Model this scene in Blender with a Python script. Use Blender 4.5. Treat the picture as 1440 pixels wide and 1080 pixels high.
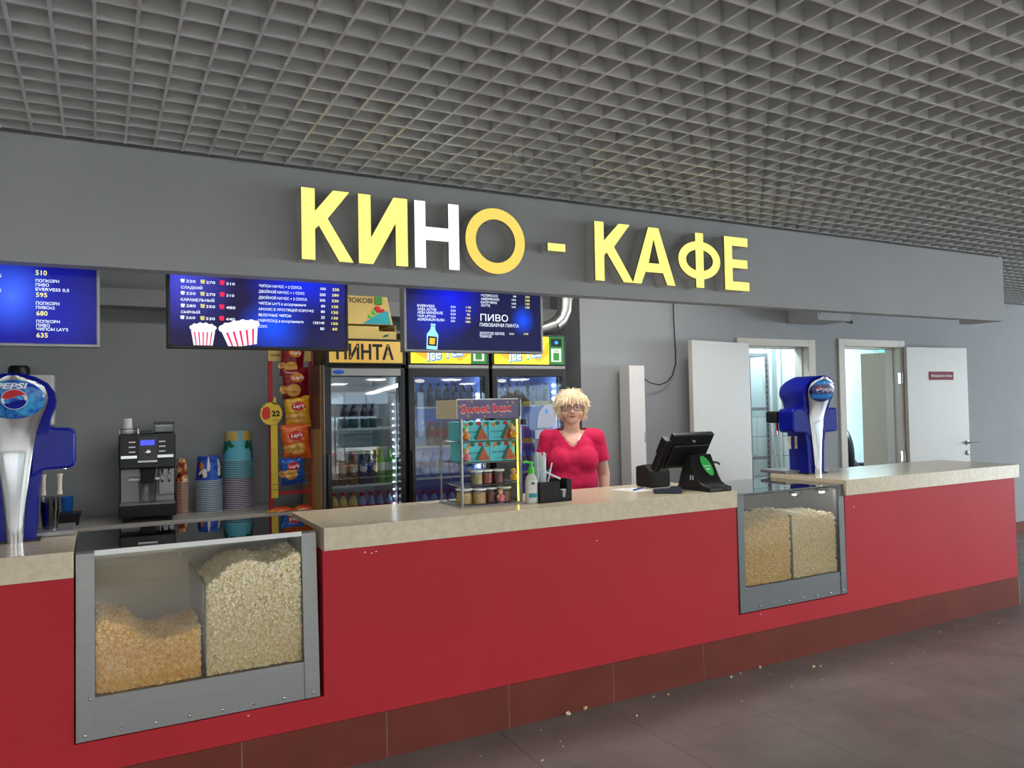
import bpy, bmesh, math, random
import numpy as np
from mathutils import Matrix, Vector
random.seed(7); RNG = np.random.default_rng(7)
for o in list(bpy.data.objects): bpy.data.objects.remove(o)
S = bpy.context.scene; COL = S.collection
PI = math.pi

# ------------------------------------------------------------------ camera, world, light, exposure
cam = bpy.data.cameras.new('camera'); camo = bpy.data.objects.new('camera', cam); COL.objects.link(camo)
yaw, pit, rol = map(math.radians, (28.25184, 1.59404, -1.08565))
w = Vector((math.sin(yaw)*math.cos(pit), math.cos(yaw)*math.cos(pit), math.sin(pit)))
r0 = Vector((math.cos(yaw), -math.sin(yaw), 0)); u0 = r0.cross(w)
r = r0*math.cos(rol) + u0*math.sin(rol); u = -r0*math.sin(rol) + u0*math.cos(rol)
camo.matrix_world = Matrix(((r.x, u.x, -w.x, 0), (r.y, u.y, -w.y, 0), (r.z, u.z, -w.z, 1.523), (0, 0, 0, 1)))
cam.sensor_fit = 'HORIZONTAL'; cam.sensor_width = 36.0; cam.lens = 36.0*1086.48/1440.0
cam.clip_start = 0.05; cam.clip_end = 200
S.camera = camo
wd = bpy.data.worlds.new('world'); S.world = wd; wd.use_nodes = True
bg = wd.node_tree.nodes['Background']; bg.inputs[0].default_value = (0.72, 0.86, 1.0, 1); bg.inputs[1].default_value = 2.2
S.view_settings.view_transform = 'Standard'; S.view_settings.look = 'None'
S.view_settings.gamma = 1.0; S.view_settings.use_curve_mapping = False
S.view_settings.exposure = 0.5
LAMP_POWER = 40            # emission of the hall ceiling panels
WINDOW_POWER = 680          # daylight through the glazed right side of the hall
def area(name, loc, aim, sx, sy, power, col):
    l = bpy.data.lights.new(name, 'AREA'); l.shape = 'RECTANGLE'; l.size = sx; l.size_y = sy; l.energy = power; l.color = col
    o = bpy.data.objects.new(name, l); COL.objects.link(o); o.location = loc
    o.rotation_euler = (Vector(aim)-Vector(loc)).to_track_quat('-Z', 'Y').to_euler(); return o
area('window_daylight', (17.3, -0.9, 1.45), (5, 0.5, 1.4), 7.5, 2.0, WINDOW_POWER, (0.80, 0.92, 1.0))
area('added_front_fill', (-1.2, -7.7, 1.4), (2.5, 3.3, 1.45), 8.5, 2.0, 50, (0.93, 0.97, 1.0))  # added soft fill from the front, not a real daylight opening
area('store_room_lamp', (5.5, 5.4, 2.46), (5.5, 5.4, 0), 0.9, 0.25, 24, (0.72, 0.95, 1.0))
area('office_lamp', (8.3, 5.9, 2.46), (8.3, 5.9, 0), 0.8, 0.8, 120, (0.70, 0.93, 1.0))
area('booth_lamp', (1.5, 3.8, 2.82), (1.5, 3.8, 0), 2.6, 0.3, 15, (1.0, 0.97, 0.92))
area('booth_lamp', (3.3, 3.75, 2.82), (3.2, 4.1, 0), 1.8, 0.3, 19, (1.0, 0.97, 0.92))

# ------------------------------------------------------------------ materials
def lin(c):
    return tuple(((x/255)/12.92 if x <= 10.3 else (((x/255)+0.055)/1.055)**2.4) for x in c) + (1.0,)
def mat(name, rgb, rough=0.5, metal=0.0, emit=0.0, ergb=None, var=0.0, scale=12.0, bump=0.0, bscale=60.0, coat=0.0, spec=0.5, trans=0.0, ior=1.45, rgb2=None, stretch=None, sss=0.0):
    m = bpy.data.materials.new(name); m.use_nodes = True; nt = m.node_tree; b = nt.nodes['Principled BSDF']
    b.inputs['Base Color'].default_value = lin(rgb); b.inputs['Roughness'].default_value = rough; b.inputs['Metallic'].default_value = metal
    b.inputs['Coat Weight'].default_value = coat; b.inputs['Coat Roughness'].default_value = 0.08
    b.inputs['Specular IOR Level'].default_value = spec; b.inputs['Transmission Weight'].default_value = trans; b.inputs['IOR'].default_value = ior
    if sss: b.inputs['Subsurface Weight'].default_value = sss; b.inputs['Subsurface Radius'].default_value = (0.01, 0.004, 0.002)
    if emit:
        b.inputs['Emission Color'].default_value = lin(ergb or rgb); b.inputs['Emission Strength'].default_value = emit
    tc = nt.nodes.new('ShaderNodeTexCoord'); src = tc.outputs['Object']
    if stretch:
        mp = nt.nodes.new('ShaderNodeMapping'); mp.inputs['Scale'].default_value = stretch; nt.links.new(src, mp.inputs[0]); src = mp.outputs[0]
    if var or rgb2:
        n = nt.nodes.new('ShaderNodeTexNoise'); n.inputs['Scale'].default_value = scale; n.inputs['Detail'].default_value = 4
        nt.links.new(src, n.inputs['Vector'])
        rp = nt.nodes.new('ShaderNodeValToRGB'); nt.links.new(n.outputs['Fac'], rp.inputs['Fac'])
        if rgb2: a, c = lin(rgb), lin(rgb2)
        else:
            k = lin(rgb); a = tuple(x*(1-var) for x in k[:3])+(1,); c = tuple(min(1, x*(1+var)) for x in k[:3])+(1,)
        rp.color_ramp.elements[0].position = 0.35; rp.color_ramp.elements[1].position = 0.65
        rp.color_ramp.elements[0].color = a; rp.color_ramp.elements[1].color = c
        nt.links.new(rp.outputs[0], b.inputs['Base Color'])
    if bump:
        n2 = nt.nodes.new('ShaderNodeTexNoise'); n2.inputs['Scale'].default_value = bscale; n2.inputs['Detail'].default_value = 3
        nt.links.new(src, n2.inputs['Vector'])
        bp = nt.nodes.new('ShaderNodeBump'); bp.inputs['Strength'].default_value = bump; bp.inputs['Distance'].default_value = 0.004
        nt.links.new(n2.outputs['Fac'], bp.inputs['Height']); nt.links.new(bp.outputs[0], b.inputs['Normal'])
    return m
def emis(name, rgb, s):
    m = bpy.data.materials.new(name); m.use_nodes = True; nt = m.node_tree; nt.nodes.clear()
    e = nt.nodes.new('ShaderNodeEmission'); e.inputs[0].default_value = lin(rgb); e.inputs[1].default_value = s
    o = nt.nodes.new('ShaderNodeOutputMaterial'); nt.links.new(e.outputs[0], o.inputs[0]); return m
def pane(name, tint=(235, 240, 240), base=0.04, gain=1.0, rough=0.02, ior=1.5):
    m = bpy.data.materials.new(name); m.use_nodes = True; nt = m.node_tree; nt.nodes.clear()
    t = nt.nodes.new('ShaderNodeBsdfTransparent'); t.inputs[0].default_value = lin(tint)
    g = nt.nodes.new('ShaderNodeBsdfGlossy'); g.inputs['Roughness'].default_value = rough
    f = nt.nodes.new('ShaderNodeFresnel'); ge = nt.nodes.new('ShaderNodeNewGeometry')
    fi = nt.nodes.new('ShaderNodeMath'); fi.operation = 'MULTIPLY_ADD'; fi.inputs[1].default_value = 1/ior-ior; fi.inputs[2].default_value = ior
    nt.links.new(ge.outputs['Backfacing'], fi.inputs[0]); nt.links.new(fi.outputs[0], f.inputs[0])
    ma = nt.nodes.new('ShaderNodeMath'); ma.operation = 'MULTIPLY_ADD'; ma.use_clamp = True
    ma.inputs[1].default_value = gain; ma.inputs[2].default_value = base
    nt.links.new(f.outputs[0], ma.inputs[0])
    mx = nt.nodes.new('ShaderNodeMixShader'); nt.links.new(ma.outputs[0], mx.inputs[0]); nt.links.new(t.outputs[0], mx.inputs[1]); nt.links.new(g.outputs[0], mx.inputs[2])
    o = nt.nodes.new('ShaderNodeOutputMaterial'); nt.links.new(mx.outputs[0], o.inputs[0]); return m
def screen_mat(name, base, blobs):
    """backlit screen picture: dark ground with soft coloured blobs, in object space (x, z)"""
    m = bpy.data.materials.new(name); m.use_nodes = True; nt = m.node_tree; nt.nodes.clear()
    tc = nt.nodes.new('ShaderNodeTexCoord'); cur = None
    rgb = nt.nodes.new('ShaderNodeRGB'); rgb.outputs[0].default_value = lin(base); cur = rgb.outputs[0]
    for (x, z, rx, rz, c) in blobs:
        mp = nt.nodes.new('ShaderNodeMapping'); mp.inputs['Location'].default_value = (-x/rx, 0, -z/rz); mp.inputs['Scale'].default_value = (1/rx, 0, 1/rz)
        nt.links.new(tc.outputs['Object'], mp.inputs[0])
        gr = nt.nodes.new('ShaderNodeTexGradient'); gr.gradient_type = 'SPHERICAL'; nt.links.new(mp.outputs[0], gr.inputs[0])
        pw = nt.nodes.new('ShaderNodeMath'); pw.operation = 'SMOOTH_MIN' if False else 'POWER'; pw.inputs[1].default_value = 1.3; nt.links.new(gr.outputs['Fac'], pw.inputs[0])
        mx = nt.nodes.new('ShaderNodeMix'); mx.data_type = 'RGBA'; nt.links.new(pw.outputs[0], mx.inputs[0]); nt.links.new(cur, mx.inputs[6]); mx.inputs[7].default_value = lin(c); cur = mx.outputs[2]
    e = nt.nodes.new('ShaderNodeEmission'); nt.links.new(cur, e.inputs[0]); e.inputs[1].default_value = 1.0
    g = nt.nodes.new('ShaderNodeBsdfGlossy'); g.inputs['Roughness'].default_value = 0.25; g.inputs[0].default_value = (0.010, 0.010, 0.010, 1)
    ad = nt.nodes.new('ShaderNodeAddShader'); nt.links.new(e.outputs[0], ad.inputs[0]); nt.links.new(g.outputs[0], ad.inputs[1])
    o = nt.nodes.new('ShaderNodeOutputMaterial'); nt.links.new(ad.outputs[0], o.inputs[0]); return m

M = {}
M['fascia'] = mat('grey_fascia_paint', (160, 160, 160), 0.75, var=0.02, scale=3, bump=0.08, bscale=180)
M['wall'] = mat('grey_wall_paint', (148, 151, 153), 0.8, var=0.03, scale=2, bump=0.08, bscale=150)
M['hallwall'] = mat('hall_wall_paint', (190, 188, 184), 0.8, var=0.03, scale=2)
M['grid'] = mat('grey_grid_metal', (196, 196, 195), 0.3, var=0.02, scale=6)
M['plenum'] = mat('dark_plenum', (120, 119, 117), 0.9, var=0.1, scale=2)
M['grout'] = mat('light_grout', (150, 125, 118), 0.9, var=0.08, scale=30)
M['floorgrout'] = mat('floor_grout', (92, 86, 84), 0.85, var=0.1, scale=30)
M['tile'] = mat('brown_tile', (116, 59, 49), 0.6, spec=0.12, var=0.06, scale=5, bump=0.03, bscale=200)
def floor_tile_mat():
    m = mat('floor_tile_stone', (122, 115, 112), 0.35, rgb2=(136, 128, 125), scale=2.6, bump=0.05, bscale=90, spec=0.3)
    nt = m.node_tree; b = nt.nodes['Principled BSDF']; tc = nt.nodes.new('ShaderNodeTexCoord'); 
    n = nt.nodes.new('ShaderNodeTexNoise'); n.inputs['Scale'].default_value = 4.5; n.inputs['Detail'].default_value = 6; n.inputs['Distortion'].default_value = 0.8
    ge = nt.nodes.new('ShaderNodeNewGeometry'); nt.links.new(ge.outputs['Position'], n.inputs['Vector'])
    mr = nt.nodes.new('ShaderNodeMapRange'); mr.inputs[1].default_value = 0.3; mr.inputs[2].default_value = 0.7; mr.inputs[3].default_value = 0.3; mr.inputs[4].default_value = 0.52
    nt.links.new(n.outputs['Fac'], mr.inputs[0]); nt.links.new(mr.outputs[0], b.inputs['Roughness'])
    for nn in nt.nodes:
        if nn.type == 'TEX_NOISE' and nn != n: 
            for l in list(nn.inputs['Vector'].links): nt.links.remove(l)
            nt.links.new(ge.outputs['Position'], nn.inputs['Vector'])
    return m
M['floor'] = floor_tile_mat()
M['hallfloor'] = mat('pale_hall_floor', (190, 188, 184), 0.35, var=0.04, scale=2)
M['red'] = mat('red_laminate', (184, 46, 55), 0.62, spec=0.22, var=0.03, scale=3, bump=0.05, bscale=300)
def top_mat():
    m = mat('speckled_worktop', (214, 200, 172), 0.22, spec=0.5)
    nt = m.node_tree; b = nt.nodes['Principled BSDF']; tc = nt.nodes.new('ShaderNodeTexCoord')
    n = nt.nodes.new('ShaderNodeTexNoise'); n.inputs['Scale'].default_value = 38; n.inputs['Detail'].default_value = 5; nt.links.new(tc.outputs['Object'], n.inputs['Vector'])
    v = nt.nodes.new('ShaderNodeTexVoronoi'); v.inputs['Scale'].default_value = 55; nt.links.new(tc.outputs['Object'], v.inputs['Vector'])
    r1 = nt.nodes.new('ShaderNodeValToRGB'); nt.links.new(n.outputs['Fac'], r1.inputs[0])
    r1.color_ramp.elements[0].color = lin((208, 193, 164)); r1.color_ramp.elements[1].color = lin((217, 203, 176)); r1.color_ramp.elements[0].position = .4; r1.color_ramp.elements[1].position = .6
    r2 = nt.nodes.new('ShaderNodeValToRGB'); nt.links.new(v.outputs['Distance'], r2.inputs[0])
    r2.color_ramp.elements[0].position = .06; r2.color_ramp.elements[0].color = (1, 1, 1, 1); r2.color_ramp.elements[1].position = .09; r2.color_ramp.elements[1].color = (0, 0, 0, 1)
    mx = nt.nodes.new('ShaderNodeMix'); mx.data_type = 'RGBA'; nt.links.new(r2.outputs[0], mx.inputs[0]); nt.links.new(r1.outputs[0], mx.inputs[6]); mx.inputs[7].default_value = lin((240, 234, 218))
    nt.links.new(mx.outputs[2], b.inputs['Base Color']); return m
M['top'] = top_mat()
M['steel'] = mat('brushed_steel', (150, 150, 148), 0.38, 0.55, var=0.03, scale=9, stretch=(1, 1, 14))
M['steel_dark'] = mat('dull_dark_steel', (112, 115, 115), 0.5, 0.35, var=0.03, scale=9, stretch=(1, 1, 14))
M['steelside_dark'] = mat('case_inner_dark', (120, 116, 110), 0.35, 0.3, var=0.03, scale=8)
M['bulb'] = emis('case_bulb', (240, 246, 255), 60.0)
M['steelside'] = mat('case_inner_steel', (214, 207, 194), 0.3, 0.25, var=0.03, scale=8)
M['chrome'] = mat('chrome', (205, 206, 208), 0.12, 1.0)
M['ducttin'] = mat('duct_tin', (186, 186, 184), 0.32, 0.9, var=0.05, scale=25, bump=0.2, bscale=30)
M['white'] = mat('white_enamel', (214, 212, 208), 0.4, var=0.015, scale=4)
M['doorwhite'] = mat('door_leaf_white', (186, 183, 176), 0.45, var=0.015, scale=3)
M['frame'] = mat('door_frame_cream', (192, 186, 175), 0.5, var=0.02, scale=6)
M['black'] = mat('black_plastic', (22, 22, 24), 0.35, var=0.15, scale=30)
M['matteblack'] = mat('matte_black', (20, 20, 22), 0.7, var=0.15, scale=40)
M['fridge'] = mat('fridge_black', (26, 27, 30), 0.38, var=0.1, scale=10)
M['darkgrey'] = mat('dark_grey_plastic', (66, 68, 72), 0.45, var=0.08, scale=20)
M['shadowgap'] = mat('opening_shade', (34, 32, 32), 0.8, var=0.1, scale=30)  # dark colour stands in for shade inside holes, slots and sockets
M['greyplastic'] = mat('grey_plastic', (150, 152, 156), 0.45, var=0.04, scale=12)
M['blueshell'] = mat('deep_blue_gloss', (16, 28, 146), 0.2, coat=0.08, spec=0.28, var=0.06, scale=4)
M['glass_case'] = pane('case_glass', (246, 244, 238), 0.03, 0.8)
M['lid_glass'] = pane('tinted_lid_glass', (120, 117, 112), 0.05, 1.3)
M['lid_clear'] = pane('clear_lid_glass', (160, 168, 168), 0.06, 1.2)
M['glass_fridge'] = pane('fridge_glass', (226, 232, 236), 0.06, 1.1)
M['clearplast'] = pane('clear_plastic', (225, 228, 230), 0.07, 0.8, 0.08)
M['winglass'] = pane('window_glass', (235, 240, 242), 0.02, 1.0)
M['edge'] = mat('pale_trim_glint', (238, 238, 232), 0.3)  # pale trim colour, also used for the glint on the case lid
M['w_em'] = emis('screen_white', (226, 238, 255), 1.0)
M['y_em'] = emis('screen_yellow', (244, 236, 120), 1.0)
M['r_em'] = emis('screen_red', (214, 44, 84), 1.0)
M['o_em'] = emis('screen_olive', (196, 186, 110), 1.0)
M['b_em'] = emis('screen_pale_blue', (150, 215, 240), 1.0)
M['k_em'] = emis('screen_black', (20, 22, 40), 1.0)
M['amber_em'] = emis('screen_amber', (240, 180, 60), 1.0)
M['sign_y'] = emis('sign_face_yellow', (255, 243, 134), 0.86)
M['sign_o'] = emis('sign_face_amber', (255, 226, 112), 0.71)
M['sign_w'] = emis('sign_face_white', (255, 255, 255), 1.0)
M['letterside'] = mat('letter_return_grey', (192, 192, 188), 0.5, var=0.03, scale=9)
M['letterrim'] = mat('letter_rim', (120, 108, 40), 0.5)
M['panel_em'] = emis('lamp_panel', (250, 251, 250), LAMP_POWER)
M['led'] = emis('led_white', (225, 240, 255), 22.0); M['fridge_lamp'] = emis('fridge_lamp', (235, 244, 255), 24.0)
M['led_y'] = emis('led_warm_yellow', (255, 235, 90), 2.2)
M['papw'] = mat('white_paper', (226, 226, 224), 0.7, var=0.02, scale=9)
M['txtk'] = mat('black_print', (18, 14, 14), 0.6)
M['txtw'] = mat('white_print', (236, 236, 236), 0.6)
M['txtred'] = mat('red_print', (196, 30, 38), 0.5)
M['orange'] = mat('orange_print', (224, 128, 38), 0.5, var=0.06, scale=20)
M['yellow'] = mat('yellow_plastic', (208, 178, 44), 0.5, var=0.05, scale=12)
M['card'] = mat('kraft_carton', (202, 176, 104), 0.75, var=0.06, scale=9)
M['green'] = mat('green_print', (52, 140, 56), 0.5, var=0.05, scale=15)
M['lime'] = mat('lime_plastic', (70, 200, 60), 0.4, var=0.03, scale=12)
M['redpost'] = mat('red_rack_paint', (178, 26, 38), 0.45, var=0.05, scale=12)
M['wood'] = mat('cabinet_beech', (178, 164, 142), 0.6, var=0.03, scale=6, stretch=(8, 8, 0.6))
M['skin'] = mat('skin', (232, 182, 160), 0.5, var=0.04, scale=40, sss=0.1)
M['lip'] = mat('lips', (186, 96, 92), 0.45)
M['hair'] = mat('blonde_hair', (250, 236, 208), 0.55, rgb2=(232, 206, 164), scale=60)
M['shirt'] = mat('raspberry_jersey', (212, 24, 80), 0.8, var=0.07, scale=14, bump=0.15, bscale=300)
M['trouser'] = mat('dark_trousers', (40, 42, 52), 0.85, var=0.1, scale=40)
M['shoe'] = mat('dark_shoes', (28, 26, 26), 0.5, var=0.1, scale=40)
M['eye'] = mat('eye_white', (226, 222, 216), 0.3)
M['iris'] = mat('iris', (84, 98, 104), 0.3)
M['leather'] = mat('black_leather', (26, 27, 32), 0.35, var=0.2, scale=25, bump=0.3, bscale=40)
M['maroon'] = mat('maroon_plate', (126, 22, 50), 0.6, spec=0.2, var=0.03, scale=9)
M['storewall'] = mat('store_paint', (196, 206, 208), 0.8, var=0.02, scale=3)
M['storetile'] = mat('white_wall_tile', (222, 228, 228), 0.3, var=0.02, scale=5)
M['teal'] = mat('teal_panel', (40, 160, 170), 0.5, var=0.04, scale=9)
M['pop_c'] = mat('caramel_popcorn', (240, 184, 98), 0.7, rgb2=(255, 226, 160), scale=70)
M['pop_s'] = mat('salted_popcorn', (236, 212, 148), 0.7, rgb2=(255, 251, 234), scale=75)
M['pop_y'] = mat('cheese_popcorn', (228, 188, 98), 0.7, rgb2=(254, 238, 190), scale=75)
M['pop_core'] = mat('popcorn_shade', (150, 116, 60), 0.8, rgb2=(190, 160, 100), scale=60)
M['caster'] = mat('caramel_shade', (168, 106, 44), 0.8, rgb2=(206, 150, 78), scale=60)  # both cores darkened to paint shade into the gaps between kernels
M['straw'] = mat('white_straws', (222, 232, 240), 0.4, var=0.02, scale=30)
M['liquid'] = mat('sanitizer_plastic', (212, 216, 200), 0.3, var=0.02, scale=12)

# ------------------------------------------------------------------ mesh builder
class MB:
    def __init__(s): s.v = []; s.f = []; s.m = []
    def add(s, vs, fs, mi=0):
        n = len(s.v); s.v += [tuple(p) for p in vs]; s.f += [tuple(i+n for i in f) for f in fs]; s.m += [mi]*len(fs); return s
    def box(s, x0, y0, z0, x1, y1, z1, mi=0):
        return s.add([(x0,y0,z0),(x1,y0,z0),(x1,y1,z0),(x0,y1,z0),(x0,y0,z1),(x1,y0,z1),(x1,y1,z1),(x0,y1,z1)],
                     [(3,2,1,0),(4,5,6,7),(0,1,5,4),(1,2,6,5),(2,3,7,6),(3,0,4,7)], mi)
    def hexa(s, p, mi=0):
        return s.add(p, [(3,2,1,0),(4,5,6,7),(0,1,5,4),(1,2,6,5),(2,3,7,6),(3,0,4,7)], mi)
    def prism(s, poly, plane, a0, a1, mi=0):
        n = len(poly)
        def P(p, a): return {'xz': (p[0], a, p[1]), 'yz': (a, p[0], p[1]), 'xy': (p[0], p[1], a)}[plane]
        vs = [P(p, a0) for p in poly]+[P(p, a1) for p in poly]
        return s.add(vs, [tuple(range(n)), tuple(range(2*n-1, n-1, -1))]+[(i, i+n, (i+1) % n+n, (i+1) % n) for i in range(n)], mi)
    def lathe(s, prof, c=(0,0,0), seg=16, mi=0, sx=1, sy=1, caps=True):
        vs = []; fs = []; k = len(prof)
        for j in range(seg):
            a = 2*PI*j/seg
            for r_, z in prof: vs.append((c[0]+r_*sx*math.cos(a), c[1]+r_*sy*math.sin(a), c[2]+z))
        for j in range(seg):
            j2 = (j+1) % seg
            for i in range(k-1): fs.append((j*k+i, j2*k+i, j2*k+i+1, j*k+i+1))
        if caps:
            if prof[0][0] > 1e-6: fs.append(tuple(j*k for j in range(seg-1, -1, -1)))
            if prof[-1][0] > 1e-6: fs.append(tuple(j*k+k-1 for j in range(seg)))
        return s.add(vs, fs, mi)
    def tube(s, pts, r_, seg=8, mi=0, r2=None):
        pts = [Vector(p) for p in pts]; vs = []; fs = []; n = len(pts); up = Vector((0, 0, 1))
        t0 = (pts[1]-pts[0]).normalized(); a = t0.cross(up) if abs(t0.dot(up)) < .95 else t0.cross(Vector((1, 0, 0))); a.normalize()
        for i, p in enumerate(pts):
            t = (pts[min(i+1, n-1)]-pts[max(i-1, 0)]).normalized(); a = (a-t*a.dot(t)).normalized(); b = t.cross(a)
            rr = r_ if r2 is None else r_+(r2-r_)*i/(n-1)
            for j in range(seg):
                g = 2*PI*j/seg; vs.append(p+(a*math.cos(g)+b*math.sin(g))*rr)
        for i in range(n-1):
            for j in range(seg): fs.append((i*seg+j, i*seg+(j+1) % seg, (i+1)*seg+(j+1) % seg, (i+1)*seg+j))
        fs += [tuple(range(seg-1, -1, -1)), tuple((n-1)*seg+j for j in range(seg))]
        return s.add(vs, fs, mi)
    def ell(s, c, rad, seg=14, rings=9, mi=0):
        prof = [(math.sin(PI*i/rings), -math.cos(PI*i/rings)) for i in range(rings+1)]
        prof = [(max(p[0], 1e-7), p[1]) for p in prof]
        n0 = len(s.v); s.lathe(prof, (0,0,0), seg, mi, caps=False)
        for i in range(n0, len(s.v)):
            p = s.v[i]; s.v[i] = (c[0]+p[0]*rad[0], c[1]+p[1]*rad[1], c[2]+p[2]*rad[2])
        return s
    def grid(s, fn, nu, nv, mi=0):
        vs = [fn(i/nu, j/nv) for j in range(nv+1) for i in range(nu+1)]
        return s.add(vs, [(j*(nu+1)+i, j*(nu+1)+i+1, (j+1)*(nu+1)+i+1, (j+1)*(nu+1)+i) for j in range(nv) for i in range(nu)], mi)
    def disc(s, c, rx, rz, y=None, seg=28, mi=0, n=(0,-1,0)):
        vs = [(c[0]+rx*math.cos(2*PI*i/seg), c[1], c[2]+rz*math.sin(2*PI*i/seg)) for i in range(seg)]
        return s.add(vs, [tuple(range(seg))], mi)
    def rot(s, ax, ang, piv=(0,0,0), start=0):
        R_ = Matrix.Rotation(ang, 3, ax); pv = Vector(piv)
        for i in range(start, len(s.v)): s.v[i] = tuple(R_ @ (Vector(s.v[i])-pv)+pv)
        return s
    def move(s, d, start=0):
        for i in range(start, len(s.v)): s.v[i] = tuple(a+b for a, b in zip(s.v[i], d))
        return s
    def mesh(s, name, mats, smooth=False, angle=None):
        me = bpy.data.meshes.new(name); me.from_pydata(s.v, [], s.f); 
        for m_ in (mats if isinstance(mats, (list, tuple)) else [mats]): me.materials.append(m_)
        me.polygons.foreach_set('material_index', s.m)
        if smooth: me.polygons.foreach_set('use_smooth', [True]*len(s.f))
        bm = bmesh.new(); bm.from_mesh(me); bmesh.ops.recalc_face_normals(bm, faces=bm.faces); bm.to_mesh(me); bm.free()
        if angle: me.set_sharp_from_angle(angle=math.radians(angle))
        me.update(); return me
    def build(s, name, mats, parent=None, smooth=False, bevel=0, seg=2, angle=None, **k):
        return link(name, s.mesh(name, mats, smooth, angle if angle else (35 if smooth else None)), parent, bevel, seg, **k)
def link(name, me, parent=None, bevel=0, seg=2, loc=None, rz=0):
    o = bpy.data.objects.new(name, me); COL.objects.link(o)
    if parent is not None: o.parent = parent
    if loc is not None: o.location = loc
    if rz: o.rotation_euler.z = rz
    if bevel:
        b = o.modifiers.new('bevel', 'BEVEL'); b.width = bevel; b.segments = seg; b.limit_method = 'ANGLE'; b.angle_limit = math.radians(40)
    return o
def tag(o, label, cat, group=None, kind=None):
    o['label'] = label; o['category'] = cat
    if group: o['group'] = group
    if kind: o['kind'] = kind
    return o
def thing(name, label, cat, loc=(0,0,0), rz=0, group=None):
    o = bpy.data.objects.new(name, None); COL.objects.link(o); o.location = loc; o.rotation_euler.z = rz; o.empty_display_size = 0.05
    return tag(o, label, cat, group)
def struct(name, mb, m, bevel=0):
    o = mb.build(name, m, bevel=bevel); o['kind'] = 'structure'; return o
def structE(name):
    o = bpy.data.objects.new(name, None); COL.objects.link(o); o['kind'] = 'structure'; return o
ORD = 'first second third fourth fifth sixth seventh eighth ninth tenth eleventh twelfth thirteenth fourteenth fifteenth sixteenth seventeenth eighteenth nineteenth twentieth twenty-first twenty-second twenty-third twenty-fourth twenty-fifth twenty-sixth twenty-seventh twenty-eighth twenty-ninth thirtieth'.split()
def copy_thing(root, loc, label, rz=None, group=None):
    c = root.copy(); COL.objects.link(c); c.location = loc; c['label'] = label
    if rz is not None: c.rotation_euler.z = rz
    if group: c['group'] = group
    for ch in list(root.children):
        d = ch.copy(); COL.objects.link(d); d.parent = c
        for g in list(ch.children):
            e = g.copy(); COL.objects.link(e); e.parent = d
    return c
def curve_mesh(splines, ext=0.0, fill='BOTH', offset=0.0):
    c = bpy.data.curves.new('c', 'CURVE'); c.dimensions = '2D'; c.fill_mode = fill; c.extrude = ext; c.offset = offset
    for sp in splines:
        q = c.splines.new('POLY'); q.points.add(len(sp)-1); q.use_cyclic_u = True
        for p, (x, y) in zip(q.points, sp): p.co = (x, y, 0, 1)
    o = bpy.data.objects.new('c', c); me = o.to_mesh(); vs = [tuple(v.co) for v in me.vertices]; fs = [tuple(p.vertices) for p in me.polygons]
    o.to_mesh_clear(); bpy.data.objects.remove(o); bpy.data.curves.remove(c); return vs, fs
def text_geo(body, bold=0.0, res=2, ext=0.0, shear=0.0):
    c = bpy.data.curves.new('t', 'FONT'); c.body = body; c.offset = bold; c.resolution_u = res; c.extrude = ext; c.shear = shear
    o = bpy.data.objects.new('t', c); me = o.to_mesh(); vs = np.array([v.co[:] for v in me.vertices]).reshape(-1, 3); fs = [tuple(p.vertices) for p in me.polygons]
    o.to_mesh_clear(); bpy.data.objects.remove(o); bpy.data.curves.remove(c); return vs, fs
def put_text(mb, body, org, width, cap, U=(1,0,0), V=(0,0,1), bold=0.0, mi=0, shear=0.0, res=2, centre=False):
    """flat lettering laid in the plane (U, V); width in metres, cap height in metres"""
    vs, fs = text_geo(body, bold, res, 0, shear)
    if not len(vs): return mb
    x0 = vs[:, 0].min(); W = vs[:, 0].max()-x0; U = np.array(U, float); V = np.array(V, float)
    sx = (width if width else cap/0.729*W)/W; sy = cap/0.729
    off = -width/2 if (centre and width) else 0
    P = np.array(org)+np.outer((vs[:, 0]-x0)*sx+off, U)+np.outer(vs[:, 1]*sy, V)
    return mb.add([tuple(p) for p in P], fs, mi)

# ------------------------------------------------------------------ the room
FY = 3.272                                        # plane of the counter front and of the sign fascia
WY = 4.95                                         # wall with the doors
fl = struct('floor', MB().box(-6, -27, -0.12, 18, 8, -0.006), M['floorgrout'])
tb = MB().box(0.0015, 0.0015, -0.006, 0.6019, 0.6019, 0.0)
tm = tb.mesh('floor_tile', M['floor'])
for i in range(-4, 15):
    for j in range(-4, 4):
        link('floor_tile', tm, fl, 0, loc=(1.648+0.6034*i, 2.79+0.6034*j, 0))
big = MB()
for (x0, x1, y0, y1) in ((-6, -0.768, -27, 5.0), (10.70, 18, -27, 5.0), (-0.766, 10.698, -27, 0.374)): big.box(x0, y0, -0.006, x1, y1, -0.0005)
big.build('far_tiles', M['hallfloor'], fl)
b = MB()
for (x0, x1, z0, z1) in ((3.26, 4.943, 0, 3), (4.943, 5.752, 2.021, 3), (5.752, 6.218, 0, 3), (6.218, 7.042, 2.039, 3), (7.042, 18, 0, 3)): b.box(x0, WY, z0, x1, WY+0.137, z1)
struct('wall_back', b, M['wall'])
struct('wall_booth', MB().box(-6, 5.38, 0, 3.40, 5.5, 3), M['wall']); struct('wall_booth_side', MB().box(3.26, WY+0.137, 0, 3.40, 5.38, 3), M['wall'])
struct('wall_left', MB().box(-6.12, -27, 0, -6, 5.5, 3), M['hallwall'])
struct('trim_1', MB().box(-6, 5.2, 2.17, 3.26, 5.38, 2.275), M['wall'])
bb = structE('baseboard_back')
for i in range(17): MB().box(7.13+0.6*i, WY-0.01, 0.0, 7.13+0.6*i+0.597, WY, 0.125).build('skirting_tile', M['tile'], bb)
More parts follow.
